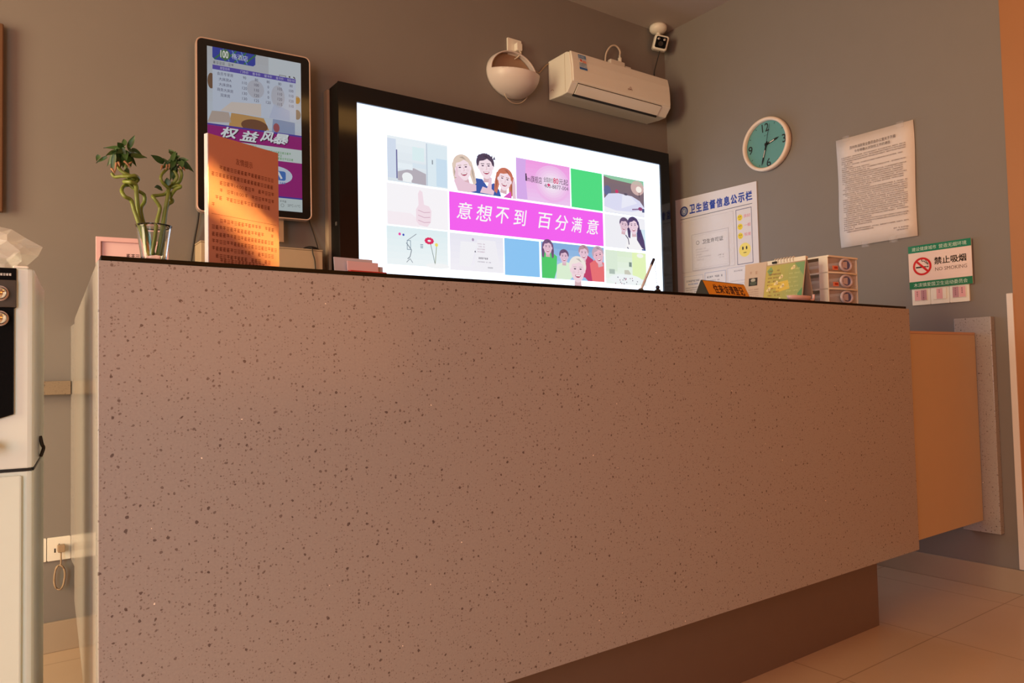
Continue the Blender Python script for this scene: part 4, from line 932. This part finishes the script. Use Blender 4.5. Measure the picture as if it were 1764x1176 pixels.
br = thing('brochure', 'beige leaflet with small dark photos standing left of the green calendar', 'brochure', (2.055, 0.368, CT), 0, rot=(0, 0, R(-90)))
o = obj('card', box(0, 0.10, -0.0015, 0, 0, 0.168), mat('cream card', (0.62, 0.50, 0.42, 1), 0.5, noise=0.03), br); o.rotation_euler = (-R(7), 0, 0)
o = obj('backrest', box(0, 0.10, 0.0, 0.0015, 0, 0.168), M['tan'], br); o.location = (0, 2*0.168*math.sin(R(7)), 0); o.rotation_euler = (R(7), 0, 0)
k = Canvas(); k.smalltext(0.02, 0.062, 0.128, 0.012, (190, 160, 144), 0); k.rect(0.018, 0.088, 0.054, 0.116, (46, 36, 34), 0); k.ell(0.037, 0.097, 0.014, 0.007, (80, 90, 76), 1); k.ell(0.036, 0.108, 0.010, 0.006, (180, 180, 170), 1); k.rect(0.016, 0.012, 0.04, 0.028, (30, 44, 56), 0)
for j in range(6): k.smalltext(0.018, 0.064, 0.072-j*0.008, 0.004, (176, 146, 136), 0)
o = k.build('printing', M['print'], br); o.location = (0, -0.0018, 0); o.rotation_euler = (-R(7), 0, 0)
# low dish with a spout beside the calendar
ds = thing('pen_dish', 'small pale pink dish with an upturned tip before the calendar', 'dish', (1.945, 0.075, CT))
b = lathe([(0.001, 0.0), (0.030, 0.0), (0.046, 0.012), (0.050, 0.022), (0.046, 0.022), (0.030, 0.006), (0.001, 0.004)], 36)
for v in b.verts: v.co.x *= 1.15; v.co.y *= 0.42
obj('bowl', b, M['pinkpale'], ds, smooth=True)
obj('tip', tube([(0.048, 0.0, 0.016), (0.068, 0.0, 0.010), (0.078, 0.0, 0.016), (0.080, 0.0, 0.030)], 0.004, 10), M['pinkpale'], ds, smooth=True)

# desktop drawer unit
dr = thing('drawer_unit', 'small white desktop drawer unit with clear fronts and round handles', 'drawer unit', (2.150, 0.098, CT), R(-3))
DW, DD, DH = 0.166, 0.200, 0.170
for nm, bmx in (('top', box(0, DW, -0.004, DD, DH-0.006, DH)), ('side_frame', box(0, 0.004, 0, 0.034, 0, DH-0.006)), ('side_frame', box(DW-0.004, DW, 0, 0.034, 0, DH-0.006)), ('side_frame', box(0, 0.004, DD-0.012, DD, 0, DH-0.006)), ('side_frame', box(DW-0.004, DW, DD-0.012, DD, 0, DH-0.006)), ('back', box(0.004, DW-0.004, DD-0.003, DD, 0, DH-0.006))):
    obj(nm, bmx, M['white'], dr, bevel=0.001)
dz = (DH-0.006)/3
for i in range(3):
    z0 = i*dz
    obj('shelf_rail', prism([(0.0, 0.034), (0.0, DD-0.012), (0.010, DD-0.012), (DW-0.010, DD-0.012), (DW, DD-0.012), (DW, 0.0), (DW*0.75, -0.008), (DW*0.5, -0.011), (DW*0.25, -0.008), (0, 0)], 2, z0, z0+0.006), M['white'], dr, bevel=0.001)
    b = prism([(0.006, 0.002), (DW*0.25, -0.005), (DW*0.5, -0.008), (DW*0.75, -0.005), (DW-0.006, 0.002), (DW-0.006, 0.006), (0.006, 0.006)], 2, z0+0.0068, z0+dz-0.0015)
    box(0.005, 0.007, 0.0065, DD-0.013, z0+0.0068, z0+dz-0.010, b); box(DW-0.007, DW-0.005, 0.0065, DD-0.013, z0+0.0068, z0+dz-0.010, b)
    q = obj('drawer', b, M['clearplastic'], dr)
    hx, hz = DW*0.50, z0+dz*0.55
    def oval(bb):
        for v in bb.verts: v.co.x = hx+(v.co.x-hx)*1.45; v.co.z = hz+(v.co.z-hz)*0.92
        return bb
    obj('handle', oval(lathe([(0.0245, -0.010), (0.0245, -0.013), (0.021, -0.016), (0.0165, -0.014), (0.0165, -0.010)], 32, axis='Y', origin=(hx, 0, hz), cap=False)), M['handle'], q, smooth=True)
    obj('finger_hole', oval(lathe([(0.0165, -0.0112), (0.0165, -0.0120)], 24, axis='Y', origin=(hx, 0, hz))), M['blue'], q, label='handle recess with a bluish shadow painted in')  # flat disc that paints the shadow inside the handle ring
    obj('handle_tab', prism([(hx-0.021, hz-0.009), (hx+0.004, hz-0.012), (hx+0.004, hz+0.012), (hx-0.021, hz+0.009)], 1, -0.0138, -0.0122), M['handle'], q)
    if i:
        k = Canvas(); k.rect(0, 0, 0.026, 0.014, (222, 132, 108), 0); k.rect(0.008, 0.004, 0.024, 0.011, (170, 50, 36), 1)
        o = k.build('sticker', M['print'], q, label='orange sticker'); o.location = (0.014, -0.0078, z0+0.011); o.rotation_euler = (0, 0, R(-8))
tag(obj('yellow_notepad', box(2.172, 2.298, 0.125, 0.25, CT+2*dz+0.0085, CT+2*dz+0.022), M['yellow']), 'yellow notepad lying inside the top drawer of the desktop drawer unit', 'notepad')

# ------------------------------------------------------------------ left: dispenser, bag, wall frame, shelf, sockets
wdp = thing('water_dispenser', 'pale grey and cream water dispenser standing left of the counter', 'water dispenser', (-0.075, 0.15, 0), R(-5.6))
DWI, DDE = 0.34, 0.33
zs = 0.765; zt = 1.093
# the local origin is the front right corner at floor level; the body runs to -x and +y
def body(z0, z1, r=0.009):
    return prism([(-DWI+r, 0), (-r, 0), (-r*0.3, r*0.25), (0, r), (0, DDE-r), (-r, DDE), (-DWI+r, DDE), (-DWI, DDE-r), (-DWI, r), (-DWI+r*0.7, r*0.25)], 2, z0, z1)
obj('upper_body', body(zs+0.004, zt), M['palegrey'], wdp, bevel=0.003)
obj('lower_body', body(0.02, zs), M['cream'], wdp, bevel=0.003)
obj('seam', body(zs, zs+0.004, 0.011), M['black'], wdp)
obj('lower_door', box(-DWI+0.02, -0.016, -0.006, -0.0005, 0.05, zs-0.006), M['cream'], wdp, bevel=0.003)
obj('top_cap', box(-0.030, -0.008, 0.004, 0.03, zt+0.0005, zt+0.005), M['white'], wdp, bevel=0.002)
obj('front_panel', prism([(-DWI+0.024, zt), (-0.0240, zt), (-0.0240, zt-0.064), (-0.0268, zt-0.066), (-0.0268, zt-0.236), (-0.052, zt-0.244), (-0.10, zt-0.252), (-DWI+0.024, zt-0.252)], 1, -0.004, -0.0005), M['bezel'], wdp, bevel=0.001)
obj('control_strip', box(-DWI+0.028, -0.0245, -0.0065, -0.0042, zt-0.064, zt-0.020), M['brownplastic'], wdp, bevel=0.001)
k = Canvas(); k.smalltext(-0.046, -0.030, zt-0.013, 0.004, (226, 226, 226), 0); o = k.build('lettering', M['print'], wdp); o.location = (0, -0.0045, 0)
for zz in (zt-0.042, zt-0.082):
    kn = obj('tap_knob', lathe([(0.0095, -0.0068), (0.0102, -0.014), (0.0085, -0.018), (0.002, -0.020)], 28, axis='Y', origin=(-0.046, 0, zz)), M['chrome'], wdp, smooth=True)
    obj('copper_ring', lathe([(0.0122, -0.0045), (0.0122, -0.0080)], 28, axis='Y', origin=(-0.046, 0, zz)), M['rosegold'], kn)
obj('drip_tray', box(-DWI+0.045, -0.05, -0.03, -0.0045, zt-0.29, zt-0.275), M['brownplastic'], wdp, bevel=0.003)
obj('side_clip', tube([(0.001, 0.16, zs+0.045), (0.004, 0.16, zs+0.030), (0.006, 0.17, zs+0.022), (0.002, 0.165, zs+0.008)], 0.003), M['brownplastic'], wdp, smooth=True)
for fx in (-DWI+0.03, -0.03):
    for fy in (0.03, DDE-0.03): obj('foot', lathe([(0.014, 0), (0.016, 0.0195)], 16, origin=(fx, fy, 0)), M['darkplastic'], wdp)
bg_ = bmesh.new(); rb = random.Random(9)
bmesh.ops.create_icosphere(bg_, subdivisions=3, radius=1)
for v in bg_.verts:
    n = 1+0.35*math.sin(v.co.x*7+v.co.z*5)*math.cos(v.co.y*6-v.co.z*3)+rb.uniform(-.1, .1)
    v.co = Vector((v.co.x*0.085*n, v.co.y*0.07*n, max(-0.02, v.co.z*0.052*n+0.018)))
mn = min(v.co.z for v in bg_.verts)
o = obj('plastic_bag', bg_, M['bag']); o.location = (-0.172, 0.27, zt+0.001-mn); tag(o, 'crumpled clear plastic bag lying on top of the water dispenser', 'plastic bag')
pfm = thing('wall_picture', 'dark brown picture frame at the left edge of the back wall', 'picture', (-0.40, YB, 1.785))
obj('frame', ring([(-0.305, -0.315), (0.305, -0.315), (0.305, 0.315), (-0.305, 0.315)], [(-0.265, -0.275), (0.265, -0.275), (0.265, 0.275), (-0.265, 0.275)], 1, -0.03, -0.001), M['wood'], pfm, bevel=0.004)
obj('canvas', box(-0.2645, 0.2645, -0.015, -0.002, -0.2745, 0.2745), M['tan'], pfm)
tag(obj('stone_ledge', box(-1.2, 0.098, YB-0.04, YB-0.001, 0.862, 0.908), M['ledge'], bevel=0.002), 'stone ledge along the back wall between the water dispenser and the counter', 'ledge')
tag(obj('stone_upright', box(0.100, 0.126, 1.30, YB-0.001, 0.30, 1.098), M['stone'], bevel=0.002), 'upright stone slab closing the gap between counter wing and back wall', 'stone slab')
def socket(x, label):
    o = thing('wall_socket', label, 'socket', (x, YB, 0.342))
    obj('plate', prism(rrect(-0.034, 0.034, -0.039, 0.039, 0.003, 2), 1, -0.009, -0.0005), M['white'], o, bevel=0.0012)
    for q in (-0.012, 0.012): obj('pin_slot', box(q-0.002, q+0.002, -0.0096, -0.0091, -0.012, 0.002), M['black'], o)
    obj('pin_slot', box(-0.002, 0.002, -0.0096, -0.0091, 0.006, 0.016), M['black'], o)
    return o
socket(-0.004, 'white wall socket low on the back wall nearest the water dispenser')
s2 = socket(0.066, 'white wall socket low on the back wall with a plug and coiled lead')
pl = thing('plug_lead', 'grey plug with a coiled lead hanging from the low wall socket', 'plug', (0.070, YB-0.0105, 0.345))
obj('plug', prism(rrect(-0.010, 0.012, -0.012, 0.012, 0.004, 3), 1, -0.028, 0), M['cable_tan'], pl, bevel=0.002)
pts = [(0.0, -0.02, -0.012), (0.0, -0.02, -0.05)]
for i in range(40):
    t = 2*math.pi*i/13; pts.append((-0.004+0.016*math.sin(t)*(1+0.1*math.sin(i)), -0.018+0.004*math.sin(i*1.7), -0.095+0.040*math.cos(t)))
obj('lead', tube(pts, 0.0028, 7, sub=3), M['cable_tan'], pl, smooth=True)
